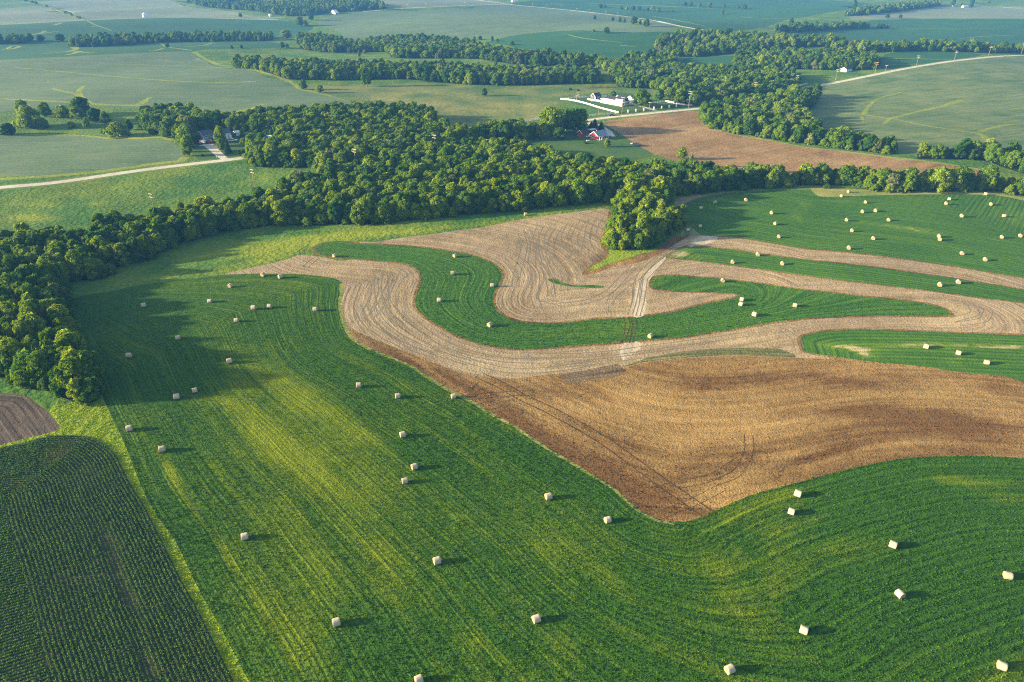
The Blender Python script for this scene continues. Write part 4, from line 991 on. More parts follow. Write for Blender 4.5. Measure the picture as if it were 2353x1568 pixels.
def tree_label(i):
    x, y, h_, v, k, d = pool[i]
    sz = 'small' if h_ < 6 else ('big' if h_ > 11 else 'middling')
    return f"{sz} {VAR[v][3]} {'edge ' if d < 5 else ''}tree {zone(i)}"
ORD = ['first','second','third','fourth','fifth','sixth','seventh','eighth','ninth','tenth','eleventh','twelfth','thirteenth','fourteenth','fifteenth','sixteenth']
TL = {i: tree_label(i) for i in chosen}
bylab = {}
for i in chosen: bylab.setdefault(TL[i], []).append(i)
for l_, ii in bylab.items():
    if len(ii) > 1:
        for q_, i in enumerate(sorted(ii, key=lambda j: pp[j, 0])):
            TL[i] = l_ + (', ' + ORD[q_] + ' from left' if q_ < len(ORD) else ', farthest right ones')
for i in sorted(chosen):
    x, y, h_, v, k, d = pool[i]
    z = zone(i); look = VAR[v][3]; sz = 'small' if h_ < 6 else ('big' if h_ > 12.2 else 'middling')
    where = 'edge ' if d < 5 else ''
    lab = TL[i]
    place_tree(VAR[v], x, y, h_, rng.uniform(0, 6.28), lab, f'{look} trees {z}', wide=rng.uniform(.85, 1.08) * (.82 if d > 4 else 1))
for v in range(8):
    if VAR[v][0] not in FIRST:
        print('variant without an individual', v)

rest = [i for i in range(len(pool)) if i not in chosen]
PT = np.array([(pool[i][0], pool[i][1], float(hgt(pool[i][0], pool[i][1])) - .1) for i in rest])
WD = np.where(np.array([pool[i][5] for i in rest]) > 4, 1.02, 1.06)
vme = bpy.data.meshes.new('woods')
vme.vertices.add(len(PT)); vme.vertices.foreach_set('co', PT.astype(np.float32).ravel())
for nm_, arr, ty in (('variant', [pool[i][3] for i in rest], 'INT'), ('rot', rng.uniform(0, 6.28, len(rest)), 'FLOAT'), ('scl', [pool[i][2] / VAR[pool[i][3]][2] for i in rest], 'FLOAT'), ('wide', [pool[i][2] / VAR[pool[i][3]][2] * w_ for i, w_ in zip(rest, WD)], 'FLOAT')):
    at = vme.attributes.new(nm_, ty, 'POINT'); at.data.foreach_set('value', np.array(arr, dtype=np.int32 if ty == 'INT' else np.float32))
woods = link('woods', vme, kind='stuff', label='dense deciduous woods filling the creek valleys and far tree lines', category='woods')
ng = bpy.data.node_groups.new('woods', 'GeometryNodeTree')
ng.interface.new_socket('Geometry', in_out='INPUT', socket_type='NodeSocketGeometry')
ng.interface.new_socket('Geometry', in_out='OUTPUT', socket_type='NodeSocketGeometry')
gi = ng.nodes.new('NodeGroupInput'); go = ng.nodes.new('NodeGroupOutput'); jn = ng.nodes.new('GeometryNodeJoinGeometry')
def gattr(nm_, ty):
    n_ = ng.nodes.new('GeometryNodeInputNamedAttribute'); n_.data_type = ty; n_.inputs[0].default_value = nm_
    return n_.outputs['Attribute']
av, ar, as_ = gattr('variant', 'INT'), gattr('rot', 'FLOAT'), gattr('scl', 'FLOAT')
sv = ng.nodes.new('ShaderNodeCombineXYZ'); aw = gattr('wide', 'FLOAT')
for q_ in (0, 1): ng.links.new(aw, sv.inputs[q_])
ng.links.new(as_, sv.inputs[2])
rv = ng.nodes.new('ShaderNodeCombineXYZ'); ng.links.new(ar, rv.inputs[2])
for v in range(8):
    cmpn = ng.nodes.new('FunctionNodeCompare'); cmpn.data_type = 'INT'; cmpn.operation = 'EQUAL'
    ng.links.new(av, cmpn.inputs[2]); cmpn.inputs[3].default_value = v
    for me_ in (VAR[v][0], VAR[v][1]):
        if me_ not in FIRST: continue
        oi = ng.nodes.new('GeometryNodeObjectInfo'); oi.transform_space = 'ORIGINAL'; oi.inputs['Object'].default_value = FIRST[me_]
        oi.inputs['As Instance'].default_value = True
        ip = ng.nodes.new('GeometryNodeInstanceOnPoints')
        ng.links.new(gi.outputs[0], ip.inputs['Points']); ng.links.new(cmpn.outputs[0], ip.inputs['Selection'])
        ng.links.new(oi.outputs['Geometry'], ip.inputs['Instance']); ng.links.new(rv.outputs[0], ip.inputs['Rotation'])
        ng.links.new(sv.outputs[0], ip.inputs['Scale']); ng.links.new(ip.outputs[0], jn.inputs[0])
ng.links.new(jn.outputs[0], go.inputs[0])
md = woods.modifiers.new('woods', 'NODES'); md.node_group = ng
print('woods', len(rest), 'individual', len(chosen))

# ------------------------------------------------------------------ crops with real leaves
def crop_tufts(name, cons, mat, dens, size, hgt_, rowf, patf, dmin, dmax, label, cat, nl=3, minus=None, jit_=.12):
    pts = []
    lo = np.max([np.min([c.min(0) for c in cons], 0), (-420, 40)], 0); hi = np.min([np.max([c.max(0) for c in cons], 0), (420, dmax)], 0)
    n = int((hi[0] - lo[0]) * (hi[1] - lo[1]) * dens)
    Q = rng.uniform(lo, hi, (n, 2))
    d = np.hypot(Q[:, 0], Q[:, 1])
    keep = rng.random(n) < np.clip((dmax - d) / (dmax - dmin), 0, 1)
    pr = proj(np.column_stack([Q, np.zeros(n)]))
    keep &= (pr[:, 0] > -60) & (pr[:, 0] < 2413) & (pr[:, 1] < 1640)
    Q = Q[keep]; Q = Q[inside(Q, cons)]
    if minus: Q = Q[~inside(Q, minus[0:1]) & ~inside(Q, minus[1:2]) & ~inside(Q, minus[2:3])]
    row = rowf(Q) if rowf else Q[:, 0] * .3
    pat = patf(Q) if patf else np.zeros(len(Q))
    # thinner where the stand is thin
    s = np.sin(row * 2 * np.pi / 1.35 + .6 * np.sin(row * .7)) * .5 + .5
    s2 = np.sin(row * 2 * np.pi / 5.3 + 1.0) * .5 + .5
    keep = rng.random(len(Q)) < 0.12 + 0.70 * s ** 1.5 + .18 * s2
    Q, row, pat = Q[keep], row[keep], pat[keep]
    m = len(Q); z = hgt(Q[:, 0], Q[:, 1])
    C = np.column_stack([Q, z])
    thin = np.clip(1.0 - 0.45 * pat, .45, 1.2) * rng.uniform(.6, 1.25, m)
    V = []
    for k in range(nl):
        a = rng.uniform(0, 2 * np.pi, m) ; w = size * thin * rng.uniform(.7, 1.2, m); h_ = hgt_ * thin * rng.uniform(.6, 1.2, m)
        ca, sa = np.cos(a), np.sin(a)
        ox, oy = rng.normal(0, size * .5, m), rng.normal(0, size * .5, m)
        ln = rng.uniform(-.5, .5, m)
        p0 = C + np.column_stack([ox - ca * w * .5, oy - sa * w * .5, np.full(m, -.02)])
        p1 = C + np.column_stack([ox + ca * w * .5, oy + sa * w * .5, np.full(m, -.02)])
        p2 = C + np.column_stack([ox - sa * ln * w, oy + ca * ln * w, h_])
        V.append(np.stack([p0, p1, p2], 1))
    V = np.stack(V, 1).reshape(-1, 3)
    Fx = np.arange(len(V)).reshape(-1, 3)
    rp = np.repeat(row, 3 * nl); pp_ = np.repeat(pat + rng.normal(0, jit_, m), 3 * nl)
    me = mesh_from(name, V, Fx, mat, {'row': rp, 'patch': pp_})
    print(name, m)
    return link(name, me, kind='stuff', label=label, category=cat)

c_main = [gp(F_MAIN, True, 4)]; c_right = [gp(F_RIGHT, True, 4)]; c_brown = [gp(BROWN, True, 3)]; c_band = [gp(S_BAND, True, 3)]
crop_tufts('alfalfa_plants', c_main, plant_mat('alfalfa', 1.3), 8.0, .24, .19, row_main, B_MAIN, 120, 285, 'dark green alfalfa regrowth in curving rows on the large left field', 'alfalfa')
crop_tufts('alfalfa_plants', c_right, plant_mat('alfalfa', 1.3), 8.0, .24, .19, row_right, B_RIGHT, 120, 285, 'dark green alfalfa regrowth in rows on the lower right field', 'alfalfa')
crop_tufts('alfalfa_plants', c_band, plant_mat('alfalfa_dense', 1.2), 4.0, .28, .20, row_blend(gl_band, gl_bandt, 34.0), None, 200, 330, 'even green alfalfa on the winding strip', 'alfalfa')
crop_tufts('ripe_crop', c_brown, plant_mat('brown_crop', 1.0), 3.4, .24, .15, row_brown, B_BROWN, 130, 290, 'golden brown dried crop standing on the central field', 'crop')
gs_ = [gp(GRASS_STRIP, True, 3)]
crop_tufts('tall_grass', gs_, plant_mat('meadow_yellow', 1.6, .45), 16.0, .20, .22, None, None, 150, 300, 'tall yellow-green grass on the strip beside the corn', 'grass', minus=[gp(CORN, True, 3), gp(SEED, True, 3), c_main[0]])

def corn():
    pts = []
    cc = gp(CORN, True, 3); left = gp(CORN_LEFT, True, 2)
    head = gp([(-400,1110),(0,1030),(60,1014),(105,1008),(76,1040),(78,1080),(0,1100),(-400,1175)], True, 1)
    g_ = gp([(60,1004)] + CORN_R, False, 14)
    def rowline(c, step):
        L_ = np.concatenate([[0], np.cumsum(np.linalg.norm(np.diff(c, axis=0), axis=1))])
        s = np.arange(0, L_[-1], step); s = s + rng.uniform(-.05, .05, len(s))
        return np.column_stack([np.interp(s, L_, c[:, 0]), np.interp(s, L_, c[:, 1])])
    for k in range(0, 150):
        d = .5 + .76 * k
        for sgn in (-1,):
            c = offset(g_, sgn * d)
            q = rowline(c, .30)
            q = q[(np.hypot(q[:, 0], q[:, 1]) < 400)]
            if len(q) == 0: continue
            q = q[inside(q, [cc]) & ~inside(q, [left]) & ~inside(q, [head])]
            if len(q) == 0: continue
            q = q[np.abs(pdist(q, g_) - d) < .25]
            pts.append(q)
    gt = gp(CORN_T + CORN_R[:2], False, 8)
    for k in range(0, 30):
        q = rowline(offset(gt, -(.6 + .76 * k)), .30)
        q = q[inside(q, [cc])]
        if len(q): q = q[inside(q, [head])]
        pts.append(q)
    lo, hi = left.min(0), left.max(0)
    th = math.radians(24); dx, dy = math.cos(th), math.sin(th)
    for k in range(-300, 300):
        o_ = np.array([0, 120.0]) + np.array([-dy, dx]) * .76 * k
        s = np.arange(-220, 100, .30)
        q = o_ + s[:, None] * np.array([dx, dy])
        pr = proj(np.column_stack([q, np.zeros(len(q))]))
        q = q[(pr[:, 0] > -60) & (pr[:, 0] < 200) & (pr[:, 2] > 20) & (pr[:, 1] > 1000) & (pr[:, 1] < 1640)]
        if len(q): q = q[inside(q, [left])]
        if len(q): pts.append(q)
    Q = np.vstack([p for p in pts if len(p)])
    pr = proj(np.column_stack([Q, np.zeros(len(Q))]))
    Q = Q[(pr[:, 0] > -60) & (pr[:, 0] < 700) & (pr[:, 1] < 1640)]
    Q += rng.normal(0, .035, Q.shape)
    bare = blobs([(250,1260,16,60,-25,.9),(290,1370,16,60,-25,.9),(190,1085,30,14,10,.5),(170,1330,60,14,0,.4),(330,1520,14,60,-22,.8),(90,1150,20,20,0,-.5)])(Q)
    vig = np.clip(1 - .5 * bare, .35, 1.2) * rng.uniform(.75, 1.15, len(Q))
    m = len(Q); z = hgt(Q[:, 0], Q[:, 1]); C = np.column_stack([Q, z]); V = []
    for k in range(5):
        a = rng.uniform(0, 6.28, m); L_ = .29 * vig * rng.uniform(.7, 1.2, m); h_ = .46 * vig * rng.uniform(.6, 1.3, m)
        ca, sa = np.cos(a), np.sin(a); w = .075 * vig
        b0 = C + np.column_stack([-sa * w, ca * w, np.full(m, .02)])
        b1 = C + np.column_stack([sa * w, -ca * w, np.full(m, .02)])
        mid = C + np.column_stack([ca * L_ * .55 + sa * w * .9, sa * L_ * .55 - ca * w * .9, h_])
        mid2 = C + np.column_stack([ca * L_ * .55 - sa * w * .9, sa * L_ * .55 + ca * w * .9, h_])
        tip = C + np.column_stack([ca * L_, sa * L_, h_ * .75])
        V.append(np.stack([b0, b1, mid, mid2, mid2, mid, tip, tip], 1))
    V = np.stack(V, 1).reshape(-1, 4, 3)
    quad = V.reshape(-1, 3)
    Fx = np.arange(len(quad)).reshape(-1, 4)
    tri_pad = Fx.copy()
    me = mesh_from('corn_plants', quad, tri_pad, M['corn'], {'row': np.zeros(len(quad)), 'patch': np.zeros(len(quad))})
    print('corn', m)
    link('corn_plants', me, kind='stuff', label='rows of young dark green corn plants on the lower left field', category='corn')
M['corn'] = field_mat('corn', (0.060, 0.165, 0.030), (0.160, 0.280, 0.045), sf=0, sa=0, ff=0, fa=0, gs=.5, ga=1.2, big=.9, base=.40, bump=0, val=.7, trans=.35)
corn()

# ------------------------------------------------------------------ mesh builder for small things
class MB:
    def __init__(s): s.v = []; s.f = []
    def quadv(s, pts):
        k = len(s.v); s.v += [tuple(p) for p in pts]; s.f.append(tuple(range(k, k + len(pts))))
    def box(s, x0, x1, y0, y1, z0, z1):
        k = len(s.v)
        s.v += [(x0,y0,z0),(x1,y0,z0),(x1,y1,z0),(x0,y1,z0),(x0,y0,z1),(x1,y0,z1),(x1,y1,z1),(x0,y1,z1)]
        s.f += [(k,k+3,k+2,k+1),(k+4,k+5,k+6,k+7),(k,k+1,k+5,k+4),(k+1,k+2,k+6,k+5),(k+2,k+3,k+7,k+6),(k+3,k,k+4,k+7)]
        return s
    def tube(s, a, b, ra, rb=None, n=8, caps=True):
        rb = ra if rb is None else rb
        a, b = Vector(a), Vector(b); d = (b - a).normalized(); u = d.orthogonal().normalized(); w = d.cross(u); k = len(s.v)
        for p, r_ in ((a, ra), (b, rb)):
            for i in range(n):
                t = 2 * math.pi * i / n; s.v.append(tuple(p + (u * math.cos(t) + w * math.sin(t)) * r_))
        for i in range(n):
            j = (i + 1) % n; s.f.append((k+i, k+j, k+n+j, k+n+i))
        if caps: s.f.append(tuple(range(k + n - 1, k - 1, -1))); s.f.append(tuple(range(k + n, k + 2 * n)))
        return s
    def extrude_y(s, prof, y0, y1):
        k = len(s.v); n = len(prof)
        s.v += [(x, y0, z) for x, z in prof] + [(x, y1, z) for x, z in prof]
        for i in range(n):
            j = (i + 1) % n; s.f.append((k+i, k+j, k+n+j, k+n+i))
        s.f.append(tuple(range(k + n - 1, k - 1, -1))); s.f.append(tuple(range(k + n, k + 2 * n)))
        return s
    def gable(s, L_, W, h, rise, x0=0.0):   # walls with both gables, ridge along x
        k = len(s.v)
        s.v += [(x0,0,0),(x0+L_,0,0),(x0+L_,W,0),(x0,W,0),(x0,0,h),(x0+L_,0,h),(x0+L_,W,h),(x0,W,h),(x0,W/2,h+rise),(x0+L_,W/2,h+rise)]
        s.f += [(k,k+1,k+5,k+4),(k+2,k+3,k+7,k+6),(k+1,k+2,k+6,k+9,k+5),(k+3,k,k+4,k+8,k+7),(k,k+3,k+2,k+1)]
        return s
    def roof(s, L_, W, h, rise, ov=0.4, th=0.14, x0=0.0):
        for sy in (0, 1):
            y_e, y_r = (-ov, W / 2) if sy == 0 else (W + ov, W / 2)
            sl = rise / (W / 2); ze = h - ov * sl; zr = h + rise
            a = [(x0-ov, y_e, ze + .02), (x0+L_+ov, y_e, ze + .02), (x0+L_+ov, y_r, zr + .02), (x0-ov, y_r, zr + .02)]
            b = [(p[0], p[1], p[2] + th) for p in a]; k = len(s.v); s.v += a + b
            s.f += [(k,k+1,k+2,k+3),(k+4,k+7,k+6,k+5),(k,k+4,k+5,k+1),(k+1,k+5,k+6,k+2),(k+2,k+6,k+7,k+3),(k+3,k+7,k+4,k)]
        return s
    def mesh(s, name, mat):
        me = bpy.data.meshes.new(name); me.from_pydata(s.v, [], s.f); me.materials.append(M[mat] if isinstance(mat, str) else mat)
        return me
    def part(s, name, mat, parent, **kw):
        return link(name, s.mesh(name, mat), parent, **kw)

def thing(name, x, y, z, rot, label, cat, group=None):
    o = bpy.data.objects.new(name, None); COL.objects.link(o); o.empty_display_size = .5
    o.location = (x, y, z); o.rotation_euler = (0, 0, rot); o['label'] = label; o['category'] = cat
    if group: o['group'] = group
    return o

P('white_paint', (0.80, 0.79, 0.76), .5, .3, noise=.05); P('off_white', (0.66, 0.66, 0.63), .6, .3, noise=.08)
P('grey_siding', (0.22, 0.25, 0.28), .7, .2, noise=.08, ns=1); P('slate_roof', (0.055, 0.07, 0.10), .7, .3, noise=.25, ns=3); P('dark_roof', (0.030, 0.034, 0.050), .7, .3, noise=.3, ns=3)
P('metal_roof', (0.20, 0.25, 0.32), .45, .5, noise=.08); P('barn_red', (0.36, 0.028, 0.024), .7, .2, noise=.2); P('glass_dark', (0.02, 0.025, 0.035), .1, .8)
P('concrete', (0.46, 0.42, 0.36), .9, .1, noise=.2); P('navy', (0.030, 0.055, 0.10), .6, .3); P('wood_dark', (0.10, 0.075, 0.055), .85, .1, noise=.4)
P('pole_wood', (0.24, 0.19, 0.15), .9, .1, noise=.3); P('arm_wood', (0.52, 0.42, 0.30), .85, .1, noise=.2); P('insulator', (0.55, 0.50, 0.44), .3, .5)
P('water', (0.05, 0.26, 0.42), .08, .7, noise=.1); P('tyre', (0.02, 0.02, 0.02), .85, .1); P('car_white', (0.80, 0.82, 0.84), .25, .6); P('car_black', (0.02, 0.022, 0.03), .25, .6)
P('car_blue', (0.03, 0.06, 0.16), .3, .6); P('tractor_red', (0.42, 0.035, 0.02), .45, .4, noise=.1); P('steel', (0.55, 0.58, 0.60), .4, .5, metal=.3); P('brush', (0.14, 0.07, 0.05), .9, .1, noise=.5)
P('bin_steel', (0.74, 0.76, 0.78), .45, .5, noise=.06, ns=1)

# ------------------------------------------------------------------ round bales
def bale_mats():
    m, t = newmat('bale_wrap')
    tc = t.n("ShaderNodeTexCoord"); sep = t.n("ShaderNodeSeparateXYZ"); t.t.links.new(tc.outputs['Object'], sep.inputs[0])
    oi = t.n("ShaderNodeObjectInfo")
    w = t.m('SINE', t.m('MULTIPLY', sep.outputs[0], 34.0)); nz = t.noise(tc.outputs['Object'], 7.0, 4.0); nb = t.noise(tc.outputs['Object'], 1.6, 2.0)
    f = t.m('ADD', t.m('ADD', .5, contrast(t, nz, .9)), t.m('ADD', t.m('MULTIPLY', w, .07), contrast(t, nb, .8)), clamp=True)
    col = t.mix(f, (0.36, 0.29, 0.20), (0.55, 0.475, 0.36))
    col = t.scale(col, t.m('ADD', .88, t.m('MULTIPLY', oi.outputs['Random'], .2)))
    bs = t.n("ShaderNodeBsdfPrincipled"); t.t.links.new(col, bs.inputs['Base Color']); bs.inputs['Roughness'].default_value = .75
    bp = t.n("ShaderNodeBump"); bp.inputs['Distance'].default_value = .03; t.t.links.new(t.m('ADD', nz, t.m('MULTIPLY', w, .12)), bp.inputs['Height']); t.t.links.new(bp.outputs[0], bs.inputs['Normal'])
    o = t.n("ShaderNodeOutputMaterial"); t.t.links.new(bs.outputs[0], o.inputs[0]); M['bale_wrap'] = m
    m, t = newmat('bale_end')
    tc = t.n("ShaderNodeTexCoord"); sep = t.n("ShaderNodeSeparateXYZ"); t.t.links.new(tc.outputs['Object'], sep.inputs[0])
    zz = t.m('SUBTRACT', sep.outputs[2], .76)
    rad = t.m('SQRT', t.m('ADD', t.m('MULTIPLY', sep.outputs[1], sep.outputs[1]), t.m('MULTIPLY', zz, zz)))
    ang = t.m('ARCTAN2', zz, sep.outputs[1])
    sp_ = t.m('SINE', t.m('ADD', t.m('MULTIPLY', rad, 52.0), ang)); nz = t.noise(tc.outputs['Object'], 9.0, 4.0)
    f = t.m('ADD', t.m('ADD', .5, contrast(t, nz, 1.2)), t.m('MULTIPLY', sp_, .25), clamp=True)
    col = t.mix(f, (0.26, 0.17, 0.07), (0.60, 0.46, 0.25))
    bs = t.n("ShaderNodeBsdfPrincipled"); t.t.links.new(col, bs.inputs['Base Color']); bs.inputs['Roughness'].default_value = .9
    bp = t.n("ShaderNodeBump"); bp.inputs['Distance'].default_value = .05; t.t.links.new(t.m('ADD', nz, t.m('MULTIPLY', sp_, .4)), bp.inputs['Height']); t.t.links.new(bp.outputs[0], bs.inputs['Normal'])
    o = t.n("ShaderNodeOutputMaterial"); t.t.links.new(bs.outputs[0], o.inputs[0]); M['bale_end'] = m
bale_mats()
def bale_meshes(seed):
    r = random.Random(seed); n = 28; R = .80; Wd = .76
    def rad(a):
        y, z = math.cos(a), math.sin(a)
        z2 = z if z > -.82 else -.82 + (z + .82) * .25
        return y * (1.0 + .03 * (z < 0)), z2
    sag = [r.uniform(-.012, .012) for _ in range(n)]
    xs = [(-Wd, .945), (-Wd + .06, .99), (-Wd + .35, 1.0), (0, 1.0 + r.uniform(-.012, .005)), (Wd - .35, 1.0), (Wd - .06, .99), (Wd, .945)]
    v, f = [], []
    for (x, k) in xs:
        for i in range(n):
            y, z = rad(2 * math.pi * i / n); q = R * k * (1 + sag[i]); v.append((x, y * q, z * q + R * .86))
    for a in range(len(xs) - 1):
        for i in range(n):
            j = (i + 1) % n; f.append((a*n+i, (a+1)*n+i, (a+1)*n+j, a*n+j))
    side = bpy.data.meshes.new('net_wrap'); side.from_pydata(v, [], f); side.materials.append(M['bale_wrap'])
    side.polygons.foreach_set('use_smooth', np.ones(len(f), bool))
    ends = []
    for sgn in (-1, 1):
        v, f = [], []; rings = [(.945, 0), (.80, -.025), (.5, -.01), (.22, -.04)]
        for (k, dx) in rings:
            for i in range(n):
                y, z = rad(2 * math.pi * i / n); q = R * k * (1 + sag[i] * (k > .9)); v.append((sgn * (Wd + dx - .001) , y * q, z * q + R * .86))
        v.append((sgn * (Wd - .02), 0, R * .86))
        for a in range(len(rings) - 1):
            for i in range(n):
                j = (i + 1) % n; q = (a*n+i, a*n+j, (a+1)*n+j, (a+1)*n+i); f.append(q if sgn > 0 else q[::-1])
        b = (len(rings) - 1) * n
        for i in range(n):
            q = (b + i, b + (i + 1) % n, len(v) - 1); f.append(q if sgn > 0 else q[::-1])
        me = bpy.data.meshes.new('straw_end'); me.from_pydata(v, [], f); me.materials.append(M['bale_end']); ends.append(me)
    return side, ends
BM = [bale_meshes(s) for s in (1, 2, 3, 4)]
BG = 'round bales left on the fields'
# frame x, frame y of the bale centre, axis direction in degrees, what singles it out
BALES = [
 (329.5,701,32,'lone pale round bale at the shaded upper left corner of the big field'),(482,691,5,'round bale left of centre along the top of the big field, seen side-on'),
 (528.5,656,70,'round bale nearest the upper grass margin, its spiral end showing'),(543,735,3,'bale below the pair at the start of the curving rows'),
 (582.5,706.5,2,'left bale of the side-by-side pair in the upper big field'),(619,703,0,'right bale of the side-by-side pair in the upper big field'),
 (603.5,630.5,75,'bale at the field top touching the stubble tip, left of two'),(644,635,40,'bale at the field top touching the stubble tip, right of two'),
 (724,710,0,'bale with a long shadow just left of the first stubble bend'),(408.7,775,14,'bale alone in tree shade above the spread-out left bales'),
 (295.7,816,8,'leftmost bale in tree shade beside the big wood'),(526.7,829,22,'shaded bale just above the bright yellow-green patches'),
 (447,896,28,'upper right one of two close bales on the shadow edge'),(405,910.6,20,'lower left one of two close bales on the shadow edge'),
 (296.7,983.6,20,'bale closest to the yellow grass strip by the wood end'),(372,1031,20,'bale just in the rows right of the grass strip'),
 (824.4,884.6,12,'bale high in the middle of the big field, left of a row of three'),(913.8,909.3,14,'middle bale of the row of three heading for the brown field'),
 (1042,909.6,18,'bale on the very edge of the brown field'),(925,998,18,'bale in mid field above the tight pair'),
 (952,1071.6,24,'upper bale of the tight diagonal pair in mid field'),(930,1104,20,'lower bale of the tight diagonal pair in mid field'),
 (1260.4,1140.3,18,'bale midway down the long brown field edge'),(1396.4,1193.6,18,'bale nearest the sharp lower tip of the brown field'),
 (562,1231.8,22,'bale on its own in the lower left rows'),(772.6,1429,24,'bale low in the field, left of the bottom centre one'),
 (1004,1288,22,'bale in the centre of the lower big field'),(1232.4,1421,22,'bale at the lower middle, large and side-on'),
 (962,1560.5,28,'bale cut off by the bottom frame edge'),(1677,1537,26,'bale near the bottom edge, right of centre'),
 (1847.6,1447,-30,'bale where the row directions meet in the lower right'),(2303.3,1529,-28,'bale in the bottom right corner'),
 (2068.6,1364.5,-72,'bale facing the camera with its round golden end'),(2317,1321.8,-18,'bale near the right frame edge with a square outline'),
 (2052.6,1250.5,-36,'bale in the middle of the lower right field'),(1834,1133.6,-36,'upper bale of two beneath the curved brown edge'),(1819,1174.6,-34,'lower bale of two beneath the curved brown edge'),
 (768,587,60,'bale in the rounded left end of the winding strip'),(1045,587,55,'bale on the upper bend of the winding strip'),
 (1040,627,2,'bale in the middle of the strip bend, long shadow behind'),(1131,655,0,'bale beside the right edge of the winding strip'),
 (1009,689,2,'bale beside the left edge of the winding strip'),(1125,745.6,50,'bale in the lower bend of the winding strip'),
 (1494.4,771.3,48,'bale on the winding strip just right of the wheel tracks'),
 (1705.5,687,-40,'bale at the point of the stubble wedge, upper of two'),(1703,698,-36,'bale at the point of the stubble wedge, lower of two'),(1734.5,722,-42,'bale low on the strip right of the stubble wedge'),
 (1827,701,-12,'bale alone in the middle of the widening strip'),(1661,644,80,'bale on the upper edge of the widening strip'),
 (1683.5,601.5,70,'bale on the narrow strip, first from the left'),(1741.5,584,75,'bale on the upper edge of the narrow strip'),(1797.7,605,68,'bale on the narrow strip right of the first two'),
 (2160,653.5,60,'bale far right on the narrow strip, lower of two'),(2202.5,647.5,72,'bale far right on the narrow strip, upper of two'),
 (2128.6,795.6,-35,'bale on the thin pale patch of the lower right strip'),(2203,810,-30,'middle bale of three on the lower right strip'),(2268,832,-20,'lowest bale of three on the lower right strip'),
 (1580.5,527.5,4,'small grey bale in tree shade by the field gateway'),(1609,519,10,'shaded bale just inside the upper right field'),
 (1610.5,477.5,6,'shaded bale at the left end of the upper right field'),(1643,464,35,'bale near the curved track in the upper right field'),(1714,459,78,'bale high in the left part of the upper right field'),
 (1773,488.5,62,'bale at the edge of the long tree shadow'),(1782,513,40,'bale inside the long tree shadow'),(1790,543,64,'bale below the long tree shadow'),
 (1950.5,439.5,30,'upper bale on the pale mown strip'),(1934.5,449.5,35,'lower bale on the pale mown strip'),(1989,464,60,'bale just under the mown strip'),
 (1982,485.7,60,'left bale of two level ones in the upper right field'),(2012,483.5,60,'right bale of two level ones in the upper right field'),
 (1945.7,504.7,62,'bale left of the yellow streak'),(2042,504.7,66,'bale right at the start of the yellow streak'),(1958,529,64,'bale midway down the upper right field, left side'),
 (2007,547,66,'bale low in the middle of the upper right field'),(1950.7,569,66,'bale closest to the long pale stubble strip'),
 (2181.5,456.7,-30,'upper bale of two at the top of the upper right field'),(2174,467,60,'lower bale of two at the top of the upper right field'),
 (2265,445.5,-40,'bale at the foot of the right hedgerow'),(2277,468.7,60,'bale beside the curved cut lines at the far right'),
 (2210,495.5,60,'bale alone in the right part of the upper field'),(2307.7,495.5,-14,'squarish bale inside the curved cut lines'),
 (2158,542,56,'upper bale of the touching pair'),(2160,549,60,'lower bale of the touching pair'),
 (2302.5,544,60,'bale near the right edge, left of its neighbour'),(2345,541,62,'bale cut close by the right frame edge'),
 (2211,581.7,70,'bale low on the right of the upper field'),(2264,595.7,66,'lowest bale of the upper right field'),
 (1208,492,12,'weathered tan bale on the grass under the wood edge'),
]
for i, (px, py, ang, lab) in enumerate(BALES):
    d0 = 1569 / ((py + 110) * 0.0079)
    g = G([px], [py], 0.72)[0]
    x, y = g[0], g[1]; z = float(hgt(x, y))
    o = thing('round_bale', x, y, z - .03, math.radians(ang + random.uniform(-3, 3)), lab, 'hay bale', BG)
    k = random.uniform(.89, .99); o.scale = (k * random.uniform(.92, 1.0), k, k * random.uniform(.95, 1.02))
    side, ends = BM[i % 4]
    link('net_wrap', side, o); link('straw_end', ends[0], o); link('straw_end', ends[1], o)

# ------------------------------------------------------------------ buildings
def frame3(A, B, C_):
    """A, B, C: frame positions of the left, near and right foot corners -> origin at B, x towards C, y away"""
    a, b, c = G1(*A), G1(*B), G1(*C_)
    ex = (c - b); ex.z = 0; L_ = ex.length; ex.normalize(); ey = Vector((-ex.y, ex.x, 0))
    W = abs((a - b).dot(ey))
    return b, math.atan2(ex.y, ex.x), L_, W

def window(parent, x, z, w, h, side='front', W=0, L_=0, frame='white_paint'):
    fr, pn = MB(), MB(); t_ = .05
    def place(mb, w_, h_, d0, d1):
        if side == 'front': mb.box(x - w_/2, x + w_/2, -d1, -d0, z - h_/2, z + h_/2)
        elif side == 'left': mb.box(-d1, -d0, x - w_/2, x + w_/2, z - h_/2, z + h_/2)
        else: mb.box(L_ + d0, L_ + d1, x - w_/2, x + w_/2, z - h_/2, z + h_/2)
    place(fr, w + .3, h + .3, .003, .06); place(pn, w, h, .061, .08)
    f_ = fr.part('window', frame, parent); pn.part('pane', 'glass_dark', f_)

